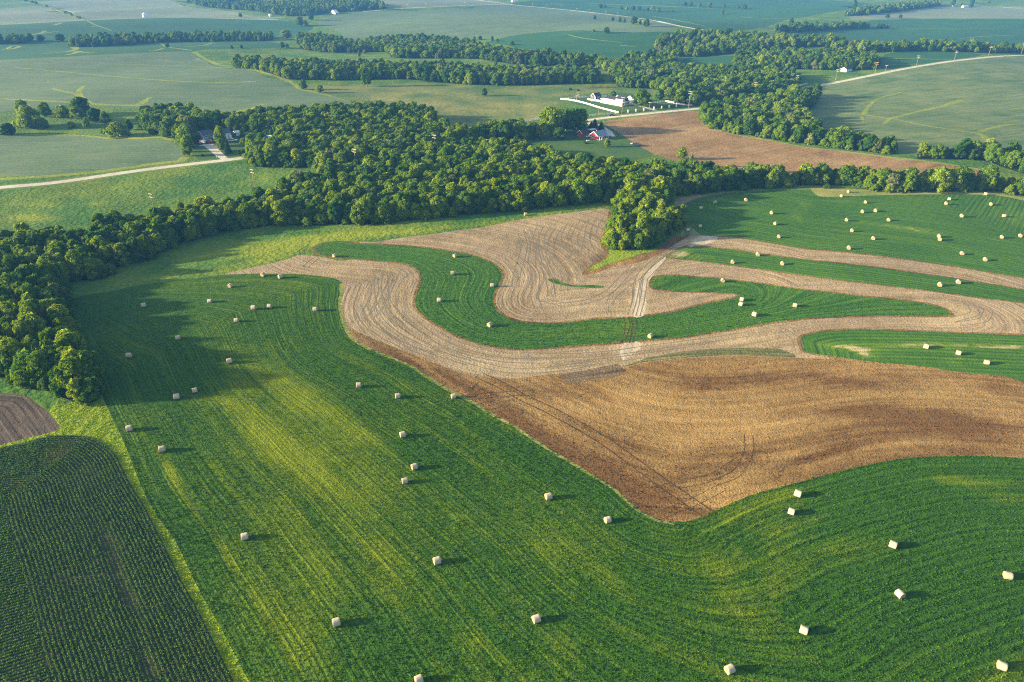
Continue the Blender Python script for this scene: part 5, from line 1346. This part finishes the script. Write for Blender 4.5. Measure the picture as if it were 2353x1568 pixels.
def house(name, A, B, C_, h, rise, wall, roof, label, cat, ov=.4, minW=None, trim=True, L_=None, W=None):
    b, rot, L0, W0 = frame3(A, B, C_)
    L_ = L_ or L0; W = W or max(W0, minW or 0)
    o = thing(name, b.x, b.y, b.z - .05, rot, label, cat)
    w_ = MB().gable(L_, W, h, rise).part('wall', wall, o)
    MB().roof(L_, W, h, rise, ov).part('roof', roof, o)
    MB().box(-.25, L_ + .25, -.25, W + .25, -.8, .12).part('foundation', 'concrete', o)
    if trim:
        t = MB(); sl = rise / (W / 2)
        for x in (-ov - .05, ):
            for s_ in (0, 1):
                y0, y1 = (-ov, W/2) if s_ == 0 else (W + ov, W/2)
                z0, z1 = h - ov * sl, h + rise
                t.quadv([(x, y0, z0 - .16), (x, y1, z1 - .16), (x, y1, z1 + .2), (x, y0, z0 + .2)])
                t.quadv([(x + .04, y0, z0 - .16), (x + .04, y1, z1 - .16), (x + .04, y1, z1 + .2), (x + .04, y0, z0 + .2)])
        t.part('bargeboard', 'white_paint', o)
    return o, L_, W

o, L_, W = house('red_house', (1357.5,318), (1372.6,321.6), (1393,317.6), 2.9, 2.1, 'barn_red', 'metal_roof', 'low red house with grey metal roof and open porch beside the brown field', 'house', ov=.6)
pr_ = MB().box(-.2, L_ + .3, -2.4, -.26, -.5, .14).part('porch_floor', 'concrete', o)
MB().box(-.5, L_ + .6, -2.3, -.62, 2.35, 2.47).part('porch_roof', 'metal_roof', o)
for k in range(5): MB().box(k * L_ / 4 - .08, k * L_ / 4 + .08, -2.15, -2.0, .14, 2.35).part('porch_post', 'white_paint', o)
for x in (.3, .72): window(o, W * x, 1.5, .9, 1.2, 'left')
window(o, L_ * .2, 1.5, 1.2, 1.2); window(o, L_ * .75, 1.5, 1.2, 1.2)
MB().box(L_ * .48, L_ * .48 + 1, -.07, -.004, .13, 2.2).part('door', 'white_paint', o)
MB().tube((W * .3, W * .5, 4.6), (W * .3, W * .5, 5.6), .25).part('chimney', 'concrete', o)
o, L_, W = house('red_shed', (1327,312.5), (1337.7,315), (1352.8,311.7), 2.4, 1.6, 'barn_red', 'dark_roof', 'red shed with dark shingle roof left of the red house', 'shed')
MB().box(-.06, -.003, W * .35, W * .65, 0.1, 2.1).part('door', 'barn_red', o)
b, rot, L_, W = frame3((1354,306.5), (1357,308), (1367,306.3))
o = thing('carport', b.x, b.y, b.z, rot, 'dark open carport with pale roof between red shed and red house', 'carport')
MB().box(0, 6, 0, 4, 2.3, 2.5).part('roof', 'off_white', o); MB().box(.3, 5.7, 3.6, 3.8, 0, 2.3).part('back_wall', 'wood_dark', o)
for x, y in ((.1,.1),(5.8,.1),(.1,3.8),(5.8,3.8)): MB().box(x, x+.12, y, y+.12, 0, 2.3).part('post', 'wood_dark', o)
o, L_, W = house('white_farmhouse', (1304,293), (1322,298), (1338,295), 4.6, 2.2, 'white_paint', 'slate_roof', 'white farmhouse half hidden behind the big open-crowned tree', 'house', W=7)
for k in (.2, .5, .8): window(o, L_ * k, 1.6, 1, 1.3); window(o, L_ * k, 3.7, 1, 1.1)
window(o, W * .5, 1.7, 1, 1.3, 'left')

# grey house group
o, L_, W = house('grey_house', (460.3,324.1), (469.6,329.4), (494,325.2), 5.2, 1.9, 'grey_siding', 'slate_roof', 'two-storey grey house with dark roof and white trim by the driveway', 'house', ov=.45)
for x, z in ((.3, 4.0), (.85, 4.0), (.8, 1.6)): window(o, L_ * x, z, 1.2, 1.2)
fr = MB().tube((L_ * .3, -.06, 1.7), (L_ * .3, -.003, 1.7), .75, n=8).part('window', 'white_paint', o); MB().tube((L_ * .3, -.09, 1.7), (L_ * .3, -.062, 1.7), .5, n=8).part('pane', 'glass_dark', fr)
window(o, W * .5, 4.0, .9, 1.1, 'left', W)
MB().box(L_ * .55, L_ * .55 + 1, -.08, -.004, .12, 2.2).part('door', 'white_paint', o)
for x in (-.02, L_ - .1): MB().box(x - .03, x + .14, -.07, -.003, .12, 5.1).part('corner_trim', 'white_paint', o)
MB().box(L_ * .5, L_ * .8, -1.6, -.1, 2.6, 2.75).part('deck', 'wood_dark', o)
o, L_, W = house('white_garage', (512,314.5), (520,320.5), (532.8,318.6), 4.2, 1.8, 'off_white', 'slate_roof', 'white two-bay garage behind the tall tree in front of the grey house', 'garage')
for k in (.28, .72): MB().box(L_ * k - 1.3, L_ * k + 1.3, -.08, -.004, .12, 2.4).part('garage_door', 'white_paint', o)
o, L_, W = house('garden_shed', (538,311.5), (543,313), (551.5,311.6), 2.3, .9, 'off_white', 'off_white', 'small white shed with dark open bay in front of the wood', 'shed', W=3.5)
MB().box(-2.6, -.05, .3, 2.8, 0, 1.9).part('bay_shade_box', 'wood_dark', o)  # solid dark box painted as the shade inside the open bay
g = G1(614, 318.5)
o = thing('swimming_pool', g.x, g.y, g.z, 0, 'round above-ground pool with white wall and blue water beside the wood', 'pool')
n = 28; mb = MB()
for i in range(n):
    a0, a1 = 2 * math.pi * i / n, 2 * math.pi * (i + 1) / n; r0, r1 = 3.3, 3.12
    p = lambda r_, a, z: (r_ * math.cos(a), r_ * math.sin(a), z)
    mb.quadv([p(r0,a0,-.2), p(r0,a1,-.2), p(r0,a1,1.25), p(r0,a0,1.25)]); mb.quadv([p(r1,a1,-.2), p(r1,a0,-.2), p(r1,a0,1.25), p(r1,a1,1.25)]); mb.quadv([p(r1,a0,1.25), p(r0,a0,1.25), p(r0,a1,1.25), p(r1,a1,1.25)][::-1])
mb.part('pool_wall', 'white_paint', o)
mb = MB(); mb.quadv([(3.11 * math.cos(2 * math.pi * i / n), 3.11 * math.sin(2 * math.pi * i / n), 1.05) for i in range(n)]); mb.part('water', 'water', o)
lad = MB(); lad.tube((-.3,-3.6,-.1),(-.3,-3.3,1.7),.05); lad.tube((.3,-3.6,-.1),(.3,-3.3,1.7),.05); [lad.tube((-.3,-3.58+.07*k,.2+.35*k),(.3,-3.58+.07*k,.2+.35*k),.04) for k in range(4)]; lad.part('ladder', 'steel', o)

# ranch
o, L_, W = house('pool_house', (1358,227.4), (1367.3,229), (1380,227.2), 2.7, 2.2, 'navy', 'dark_roof', 'open pool house with dark gable roof and white posts behind the ranch fence', 'pool house', ov=.6)
for k in range(4): MB().box(k * L_ / 3 - .12, k * L_ / 3 + .12, -.55, -.3, 0, 2.6).part('post', 'white_paint', o)
for k in range(3): MB().box(-.5, -.25, k * W / 2 - .12, k * W / 2 + .12, 0, 2.6).part('post', 'white_paint', o)
g = G1(1374.5, 231.6)
o = thing('garden_pool', g.x, g.y, g.z, math.radians(-10), 'small blue swimming pool with white deck beside the pool house', 'pool')
MB().box(-6, 9, -3.2, 3.4, -.4, .12).part('deck', 'off_white', o); MB().box(-3.6, 3.6, -1.7, 1.7, .122, .14).part('water', 'water', o)
for dx in (-4.2, 4.4, 6.4): MB().box(dx, dx + .7, -.9, 1.0, .16, .45).part('lounger', 'white_paint', o)
# long white house: A left end, B near corner, C right end
b, rot, LF, WL = frame3((1392,236.8), (1428.9,245.4), (1450.8,241.0))
o = thing('ranch_house', b.x, b.y, b.z, rot, 'long white ranch house with flat porch roof, dark gables and lawn around', 'house')
WL = max(WL, 24); LF = max(LF, 9)
MB().box(1.6, LF - 1.0, 1.4, WL, -.4, 2.75).part('wall', 'white_paint', o)
MB().box(-.2, LF + .2, -.2, WL + .2, 2.76, 3.15).part('porch_roof', 'white_paint', o)
MB().box(-.1, LF + .1, -.1, WL + .1, -.8, .25).part('foundation', 'concrete', o)
fz = 3.16
r1 = MB(); r1.gable(WL * .48, LF * .62, .5, 1.9)
def turned(mb, ox, oy, oz):   # ridge along local y
    mb.v = [(ox - y + 0, oy + x, oz + z) for x, y, z in mb.v]; return mb
turned(MB().gable(WL * .50, LF * .60, .4, 1.8), LF * .86, WL * .42, fz).part('rear_attic', 'white_paint', o)
turned(MB().roof(WL * .50, LF * .60, .4, 1.8, .4), LF * .86, WL * .42, fz).part('rear_roof', 'dark_roof', o)
turned(MB().gable(WL * .30, LF * .62, 1.8, 1.9), LF * .84, WL * .09, fz).part('upper_storey', 'white_paint', o)
up = turned(MB().roof(WL * .30, LF * .62, 1.8, 1.9, .45), LF * .84, WL * .09, fz).part('upper_roof', 'dark_roof', o)
cg = MB(); cg.v = []; gb = MB().box(LF * .30, LF * .80, WL * .06, WL * .088, fz, fz + 2.1); gb.part('front_gable', 'navy', o)
for k in range(9):
    y = 1.2 + k * (WL - 3) / 9
    if k < 3: MB().box(-.02, .22, y + .6, y + 2.0, .3, 2.76).part('porch_post', 'white_paint', o)
    else: MB().box(.0, .2, y, y + .9, .26, 2.76).part('porch_post', 'white_paint', o)
MB().box(.0, .16, -.0, WL * .36, .26, 1.25).part('porch_wall', 'white_paint', o)
for k in range(5): MB().box(k * LF / 4 - .1, k * LF / 4 + .12, .0, .2, .26, 2.76).part('porch_post', 'white_paint', o)
MB().box(0, LF * .36, .02, .1, .5, 1.2).part('railing', 'white_paint', o); MB().box(LF * .62, LF, .02, .1, .5, 1.2).part('railing', 'white_paint', o)
for k in range(3): MB().box(LF * .38, LF * .60, -.35 * (k + 1), -.35 * k - .11, -.5, .2 - .17 * k).part('step', 'concrete', o)
for k in range(5):
    y = 3 + k * WL / 6
    f_ = MB().box(1.53, 1.597, y, y + 1.6, .9, 2.2).part('window', 'white_paint', o); MB().box(1.50, 1.528, y + .15, y + 1.45, 1.0, 2.1).part('pane', 'glass_dark', f_)
for k in range(2):
    x = LF * (.22 + .5 * k); f_ = MB().box(x, x + 1.6, 1.33, 1.397, .9, 2.2).part('window', 'white_paint', o); MB().box(x + .15, x + 1.45, 1.30, 1.328, 1.0, 2.1).part('pane', 'glass_dark', f_)
o, L_, W = house('detached_garage', (1448,234.2), (1455,236.6), (1468,234.6), 2.8, 2.2, 'white_paint', 'dark_roof', 'white garage with dark hipped roof beside the round lawn tree', 'garage', W=8)
for k in (.2, .45): MB().box(L_ * k - .9, L_ * k + .9, -.08, -.004, .12, 2.2).part('garage_door', 'off_white', o)
# far farms
o, L_, W = house('white_barn', (761.5,30.8), (770.7,33.2), (778.4,32.3), 2.6, 5.0, 'white_paint', 'white_paint', 'far white barn with steep white roof at the end of the lane', 'barn', ov=.3, trim=False)
MB().box(L_ * .1, L_ * .9, -.09, -.004, .12, 1.8).part('barn_door', 'wood_dark', o)
o, L_, W = house('white_machine_shed', (765,23.2), (768.5,24.2), (778,23.8), 3.6, 1.2, 'white_paint', 'barn_red', 'long white shed with reddish roof behind the steep-roofed barn', 'shed', trim=False, W=8)
MB().box(L_ * .3, L_ * .95, -.09, -.004, .12, 2.6).part('front_shade_panel', 'wood_dark', o)  # dark panel on the wall stands for shade inside an open front
o, L_, W = house('small_far_shed', (754.8,25.4), (757,26.4), (763,25.8), 2.6, 1.2, 'barn_red', 'white_paint', 'small far red shed with white roof left of the barn', 'shed', trim=False, W=6)
MB().box(-.08, -.004, 1.5, 4, .12, 2).part('door', 'white_paint', o)
o, L_, W = house('far_bungalow', (807,23), (809,24), (817,23.4), 2.6, 1.0, 'off_white', 'off_white', 'pale low far house among dark trees by the lane', 'house', trim=False, W=6)
o, L_, W = house('far_cottage', (850,18.5), (853,19.5), (860,18.8), 2.6, 1.2, 'car_white', 'slate_roof', 'small bluish far house near the reddish tree clump', 'house', trim=False, W=6)
o, L_, W = house('roadside_bungalow', (1926.7,162.0), (1944,166.0), (1957.5,162.6), 2.6, 1.5, 'white_paint', 'slate_roof', 'low white building with dark roof below the oval wood', 'house', trim=True, W=6)
for k in (.2, .5, .8): window(o, L_ * k, 1.5, 1, 1.1)
o, L_, W = house('brown_cabin', (1976,158), (1981,160), (1991,158.5), 2.6, 2.4, 'wood_dark', 'wood_dark', 'brown cabin in the trees right of the low white building', 'house', W=6)
window(o, L_ * .5, 1.5, 1, 1.1)
for A_, B_, C_, nm_, lab in [((2209,17.3),(2214,18.2),(2225,17.8),'far_poultry_shed','long white far shed between two round trees at top right'),((2189,14.2),(2191,14.8),(2196,14.4),'far_white_hut','small white far building left of the long white shed'),
        ((1876,95.2),(1878,96.2),(1881.5,95.6),'white_chapel','tiny white gabled building inside the far tree line'),((2256,115),(2259,116),(2263.5,115.4),'hidden_white_house','small white house at the edge of the far right trees'),
        ((618,37.3),(620,38),(625,37.6),'far_white_stable','tiny white building left of the far white barn'),((1176,4),(1178,5),(1190,4.2),'far_roadside_shed','tiny pale shed at the very top by the road')]:
    o, L_, W = house(nm_, A_, B_, C_, 2.8, 1.6, 'white_paint', 'white_paint', lab, 'building', trim=False, W=6, ov=.3)
# grain bin
g = G1(333, 40.2)
o = thing('grain_bin', g.x, g.y, g.z, 0, 'round pale steel grain bin alone beside the far farm track', 'grain bin')
w_ = MB()
for k in range(6): w_.tube((0,0,k*1.05 - .3*(k==0)), (0,0,k*1.05+1.0), 4.1, 4.1, 24, False); w_.tube((0,0,k*1.05+1.0), (0,0,k*1.05+1.05), 4.16, 4.16, 24, False)
w_.part('corrugated_wall', 'bin_steel', o); MB().tube((0,0,6.3), (0,0,8.2), 4.25, .5, 24).part('roof', 'bin_steel', o); MB().tube((0,0,8.2), (0,0,8.6), .5, .5, 10).part('hatch', 'steel', o)

# ------------------------------------------------------------------ fences
def fence(pts, label, hgt_f=1.25, step=2.4, mat='white_paint', rails=3, bw=.22, solid=False):
    gpt = gp(pts, False, 3); seg = np.linalg.norm(np.diff(gpt, axis=0), axis=1); Ls = np.concatenate([[0], np.cumsum(seg)]); n = max(2, int(Ls[-1] / step))
    s = np.linspace(0, Ls[-1], n + 1); X = np.interp(s, Ls, gpt[:, 0]); Y = np.interp(s, Ls, gpt[:, 1]); Z = hgt(X, Y)
    o = thing('fence', X[0], Y[0], float(Z[0]), 0, label, 'fence')
    pm = MB()
    for x, y, z in zip(X - X[0], Y - Y[0], Z - Z[0]): pm.box(x - .09, x + .09, y - .09, y + .09, z - .3, z + hgt_f + .1)
    q = pm.part('post', mat, o)
    for k in range(rails):
        zz = hgt_f * (k + .75) / rails; rm = MB()
        for i in range(n):
            a = Vector((X[i]-X[0], Y[i]-Y[0], Z[i]-Z[0]+zz)); b_ = Vector((X[i+1]-X[0], Y[i+1]-Y[0], Z[i+1]-Z[0]+zz)); d = (b_ - a).normalized(); nn = Vector((-d.y, d.x, 0)) * .03
            for q0, q1 in ((a - nn, b_ - nn), (b_ + nn, a + nn)):
                rm.quadv([q0 + Vector((0,0,-bw/2)), q1 + Vector((0,0,-bw/2)), q1 + Vector((0,0,bw/2)), q0 + Vector((0,0,bw/2))])
            rm.quadv([a - nn + Vector((0,0,bw/2)), b_ - nn + Vector((0,0,bw/2)), b_ + nn + Vector((0,0,bw/2)), a + nn + Vector((0,0,bw/2))])
        rm.part('rail', mat, o)
fence([(1287.6,229.5),(1310,231.5),(1332.3,236),(1354,242),(1376,249),(1400,255.5),(1421.6,261)], 'long white board fence along the left side of the ranch lawn', 1.3, 2.4, rails=3, bw=.26)
fence([(1287.6,228.6),(1325,226),(1357,223.8)], 'white fence at the back left of the ranch, behind the bare tree')
fence([(1383.5,222.8),(1399.6,221.6)], 'short white fence section right of the pool house')
fence([(1414,222.6),(1430,225.5),(1447,230)], 'white board fence behind the ranch house', 1.4, 2.4, rails=3, bw=.28)
fence([(1349.6,230),(1366,232.4),(1384,235.2),(1401,238)], 'dense white fence enclosing the pool', 1.3, 1.6, rails=4, bw=.24)
fence([(1349.6,230),(1352,227.6)], 'short white side fence of the pool enclosure', 1.3, 1.6, rails=4, bw=.24)
fence([(1494,238.4),(1510,236.6),(1528.5,234.8)], 'white fence right of the round lawn tree')
fence([(1528.5,234.8),(1550,238.8),(1573,243.5)], 'white board fence running down the right side of the ranch', 1.4, 2.4, rails=3, bw=.28)
fence([(1573,243.5),(1590,243.6)], 'last short white fence section towards the creek wood')
fence([(1336,269),(1369,266),(1403.3,263.2)], 'white fence along the road left of the ranch drive')
fence([(1189,283.2),(1226.5,276.8),(1251.5,273),(1276.5,271.6)], 'curving white fence above the farmyard trees')
fence([(1816,201.5),(1854.7,194.2)], 'white bridge railing by the road bend')
fence([(1414,262.2),(1420,260.8)], 'white gate section at the fence end by the road', 1.3, 1.5)
pil = [(1442.9,259),(1460.9,257),(1478.7,255.4),(1502.5,251.7),(1519.8,250.2),(1536.9,247.7),(1553.5,245.8)]
fence([(1425,261)] + pil + [(1572,244.5)], 'dark rail fence between white pillars along the ranch road', 1.1, 3.0, mat='wood_dark', rails=3, bw=.12)
ords = ['leftmost', 'second', 'third', 'fourth', 'fifth', 'sixth', 'rightmost']
for i, (px, py) in enumerate(pil):
    g = G1(px, py); o = thing('gate_pillar', g.x, g.y - .5, g.z, 0, f'{ords[i]} white square pillar of the ranch road fence', 'pillar', 'white pillars along the ranch road')
    MB().box(-.42, .42, -.42, .42, -.3, 1.9).part('shaft', 'white_paint', o); MB().box(-.55, .55, -.55, .55, 1.903, 2.1).part('cap', 'off_white', o)

# ------------------------------------------------------------------ utility poles
def pole(px, py, top, label, arms=2, rot=None, kind='big'):
    g = G1(px, py); d = proj([tuple(g)])[0, 2]; el = math.atan2(CAM_H, math.hypot(g.x, g.y))
    H = max(6.5, (py - top) * d / FOC / math.cos(el))
    H = min(H, 16)
    o = thing('utility_pole', g.x, g.y, g.z, rot if rot is not None else math.radians(-35), label, 'utility pole', 'wooden utility poles along roads and through the wood')
    MB().tube((0,0,-.5), (0,0,H), .20, .13, 8).part('pole', 'pole_wood', o)
    for k in range(arms):
        z = H - .35 - 1.6 * k
        c = MB().box(-1.5, 1.5, -.20, -.07, z - .09, z + .09).part('crossarm', 'arm_wood', o)
        for x in (-1.3, -.5, .5, 1.3): MB().tube((x, -.135, z + .09), (x, -.135, z + .32), .06, .05, 6).part('insulator', 'insulator', c)
POLES = [(586,431,390,2,'wooden pole with two crossarms in the pasture above the left wood'),(354,478,445,2,'pole with pale crossarm rising from the left wood edge'),
 (819,392,344,2,'double-armed pole standing in the middle of the main wood'),(1000,356,312,2,'double-armed pole in the main wood, below the dead trees'),(1160,318,281,2,'double-armed pole at the wood top near the farmyard'),
 (1294.5,284,252,2,'double-armed pole behind the tall farmyard trees'),(1429,262,226,2,'double-armed pole in front of the ranch house'),(1582,248.5,212,2,'tall double-armed pole at the creek wood edge by the road'),
 (1731.5,226,192,2,'pole top showing above the creek wood'),(1828.5,198,175,2,'first pole right of the road bend'),(1919.7,185,161,2,'second pole along the right road'),(2010,169,145,2,'third pole along the right road, beside the conifer'),
 (2105,153,130,2,'fourth pole along the right road'),(2192,140.5,119,2,'fifth pole along the right road'),(2271.5,127.5,107.5,2,'sixth pole along the right road'),(2346,125,102,2,'last pole along the right road at the frame edge')]
for px, py, tp, a_, lab in POLES: pole(px, py, tp, lab, a_)
for px, py, tp, lab in [(1375,266.5,250,'small single-armed pole beside the long ranch fence'),(1492,254.5,239,'small single-armed pole at the ranch drive gate'),(1544,244.5,234,'small single-armed pole on the right ranch lawn'),
        (1372.8,304.5,290,'plain pole behind the red house roof'),(2034,165.5,151,'short single-armed pole by the field lane'),(602,336.5,322,'slim light pole left below the round pool'),
        (849,26,17.5,'far pole at the end of the lane'),(889.5,22.5,15,'second far pole on the lane'),(936.5,18.7,11,'third far pole on the lane'),(978.7,16,10,'fourth far pole on the lane'),(1025.7,14.5,7.5,'fifth far pole on the lane'),(1068,13,7,'sixth far pole on the lane'),(1110,11,5.5,'seventh far pole on the lane'),
        (1192,12,7,'first far pole on the diagonal road from the top'),(1224,14.5,9.5,'second far pole on the diagonal road'),(1256.5,17,13,'third far pole on the diagonal road'),(1291,21,17,'fourth far pole on the diagonal road'),(1326,26,21,'fifth far pole on the diagonal road'),(1354,30,25,'sixth far pole on the diagonal road'),(1391.5,34.5,29.5,'seventh far pole on the diagonal road'),(1418.5,37.5,32.5,'last visible far pole on the diagonal road')]:
    pole(px, py, tp, lab, 1)

# ------------------------------------------------------------------ vehicles and yard things
def vehicle(px, py, rot, paint, label, kind='car', name=None):
    g = G1(px, py); o = thing(name or ('pickup_truck' if kind == 'pickup' else 'parked_car'), g.x, g.y, g.z, math.radians(rot), label, 'pickup' if kind == 'pickup' else 'car')
    if kind == 'pickup':
        body = [(-2.75,.5),(-2.8,1.0),(-2.75,1.12),(-.75,1.12),(.9,1.15),(2.5,1.05),(2.75,.85),(2.75,.5)]; cab = [(-.9,1.12),(-.7,1.78),(.5,1.82),(1.15,1.14)]
    else:
        body = [(-2.2,.45),(-2.25,.95),(-1.9,1.05),(1.1,1.0),(2.1,.88),(2.3,.65),(2.25,.42)]; cab = [(-1.8,1.03),(-1.2,1.48),(.35,1.5),(1.15,1.0)]
    MB().extrude_y(body, -.92, .92).part('body', paint, o)
    MB().extrude_y(cab, -.80, .80).part('cabin_glass', 'glass_dark', o)
    rf = [(p[0] * .8, p[1]) for p in cab[1:3]]; MB().box(rf[0][0] - .05, rf[1][0] + .05, -.78, .78, cab[1][1] + .003, cab[1][1] + .06).part('roof', paint, o)
    if kind == 'pickup': MB().box(-2.6, -1.0, -.75, .75, 1.123, 1.15).part('cargo_bed', 'tyre', o)
    for x in (-1.55, 1.6):
        for y in (-.95, .73): MB().tube((x, y, .36), (x, y + .22, .36), .36, n=14).part('wheel', 'tyre', o)
    return o
vehicle(1396.2, 314.3, 30, 'car_white', 'white car parked at the right end of the red house')
vehicle(1354.5, 316.2, 20, 'car_white', 'white car between the red shed and the red house')
vehicle(1462.8, 334.6, -35, 'car_black', 'black pickup at the edge of the brown field', 'pickup')
vehicle(535.5, 324.8, 8, 'car_white', 'white pickup parked beside the white garage', 'pickup')
vehicle(1406, 266.4, 10, 'car_blue', 'dark blue car at the roadside fence end')
def trailer(px, py, rot, label, box=False):
    g = G1(px, py); o = thing('trailer', g.x, g.y, g.z, math.radians(rot), label, 'trailer')
    if box: MB().box(-1.6, 1.6, -1, 1, .45, 2.2).part('box', 'white_paint', o)
    else: MB().box(-2.2, 2.2, -1, 1, .5, .75).part('deck', 'white_paint', o)
    MB().box(1.6 if box else 2.2, 3.2, -.06, .06, .45, .55).part('drawbar', 'steel', o)
    for y in (-1.15, .95): MB().tube((0, y, .33), (0, y + .2, .33), .33, n=12).part('wheel', 'tyre', o)
trailer(1457.0, 332.6, -35, 'flat white trailer behind the black pickup'); trailer(467, 330.2, -10, 'small white box trailer at the corner of the grey house', True)
def tractor(px, py, rot, label):
    g = G1(px, py); o = thing('tractor', g.x, g.y, g.z, math.radians(rot), label, 'tractor')
    MB().extrude_y([(-.3,.6),(-.3,1.2),(0,1.35),(1.5,1.25),(1.7,.9),(1.7,.6)], -.35, .35).part('hood', 'tractor_red', o)
    MB().box(-1.0, -.35, -.4, .4, .6, 1.0).part('seat', 'tyre', o); MB().tube((-.6,0,.9),(-.6,0,1.9),.05).part('roll_bar', 'tractor_red', o)
    for x, r_ in ((-.9, .7), (1.3, .42)):
        for y in (-.85, .55): MB().tube((x, y, r_), (x, y + .3, r_), r_, n=14).part('wheel', 'tyre', o)
tractor(479, 330.2, 15, 'red tractor parked in front of the grey house'); tractor(484, 329.6, -20, 'second red machine beside the tractor at the grey house'); tractor(459.5, 332.6, 40, 'red mower tractor on the grass left of the white trailer')
g = G1(1351, 326); o = thing('water_tank', g.x, g.y, g.z, .3, 'small white tank lying on the lawn below the red house', 'tank')
MB().tube((-1, 0, .6), (1, 0, .6), .5, n=14).part('tank', 'white_paint', o); MB().box(-.7, -.5, -.4, .4, -.1, .2).part('stand', 'steel', o); MB().box(.5, .7, -.4, .4, -.1, .2).part('stand', 'steel', o)
g = G1(498, 363.2); o = thing('mailbox', g.x, g.y, g.z, 0, 'white mailbox post beside the mouth of the grey house driveway', 'mailbox')
MB().box(-.08, .08, -.08, .08, -.2, 1.1).part('post', 'white_paint', o); MB().box(-.2, .2, -.3, .3, 1.1, 1.5).part('box', 'white_paint', o)
for px, py, sx, lab in [(1383, 201.5, 9, 'long reddish brush pile in the meadow behind the ranch'), (1374, 176.5, 6, 'smaller brush pile in the gap of the creek wood')]:
    g = G1(px, py); r_ = random.Random(px); mb = MB()
    for k in range(260):
        a = Vector((r_.gauss(0, sx), r_.gauss(0, 2.2), r_.uniform(0, 1.6))); b_ = a + Vector((r_.uniform(-2,2), r_.uniform(-2,2), r_.uniform(-.8,.8)))
        mb.tube(a, b_, .09, .04, 4, False)
    me = mb.mesh('brush_pile', 'brush'); o = link('brush_pile', me, label=lab, category='brush pile'); o.location = g
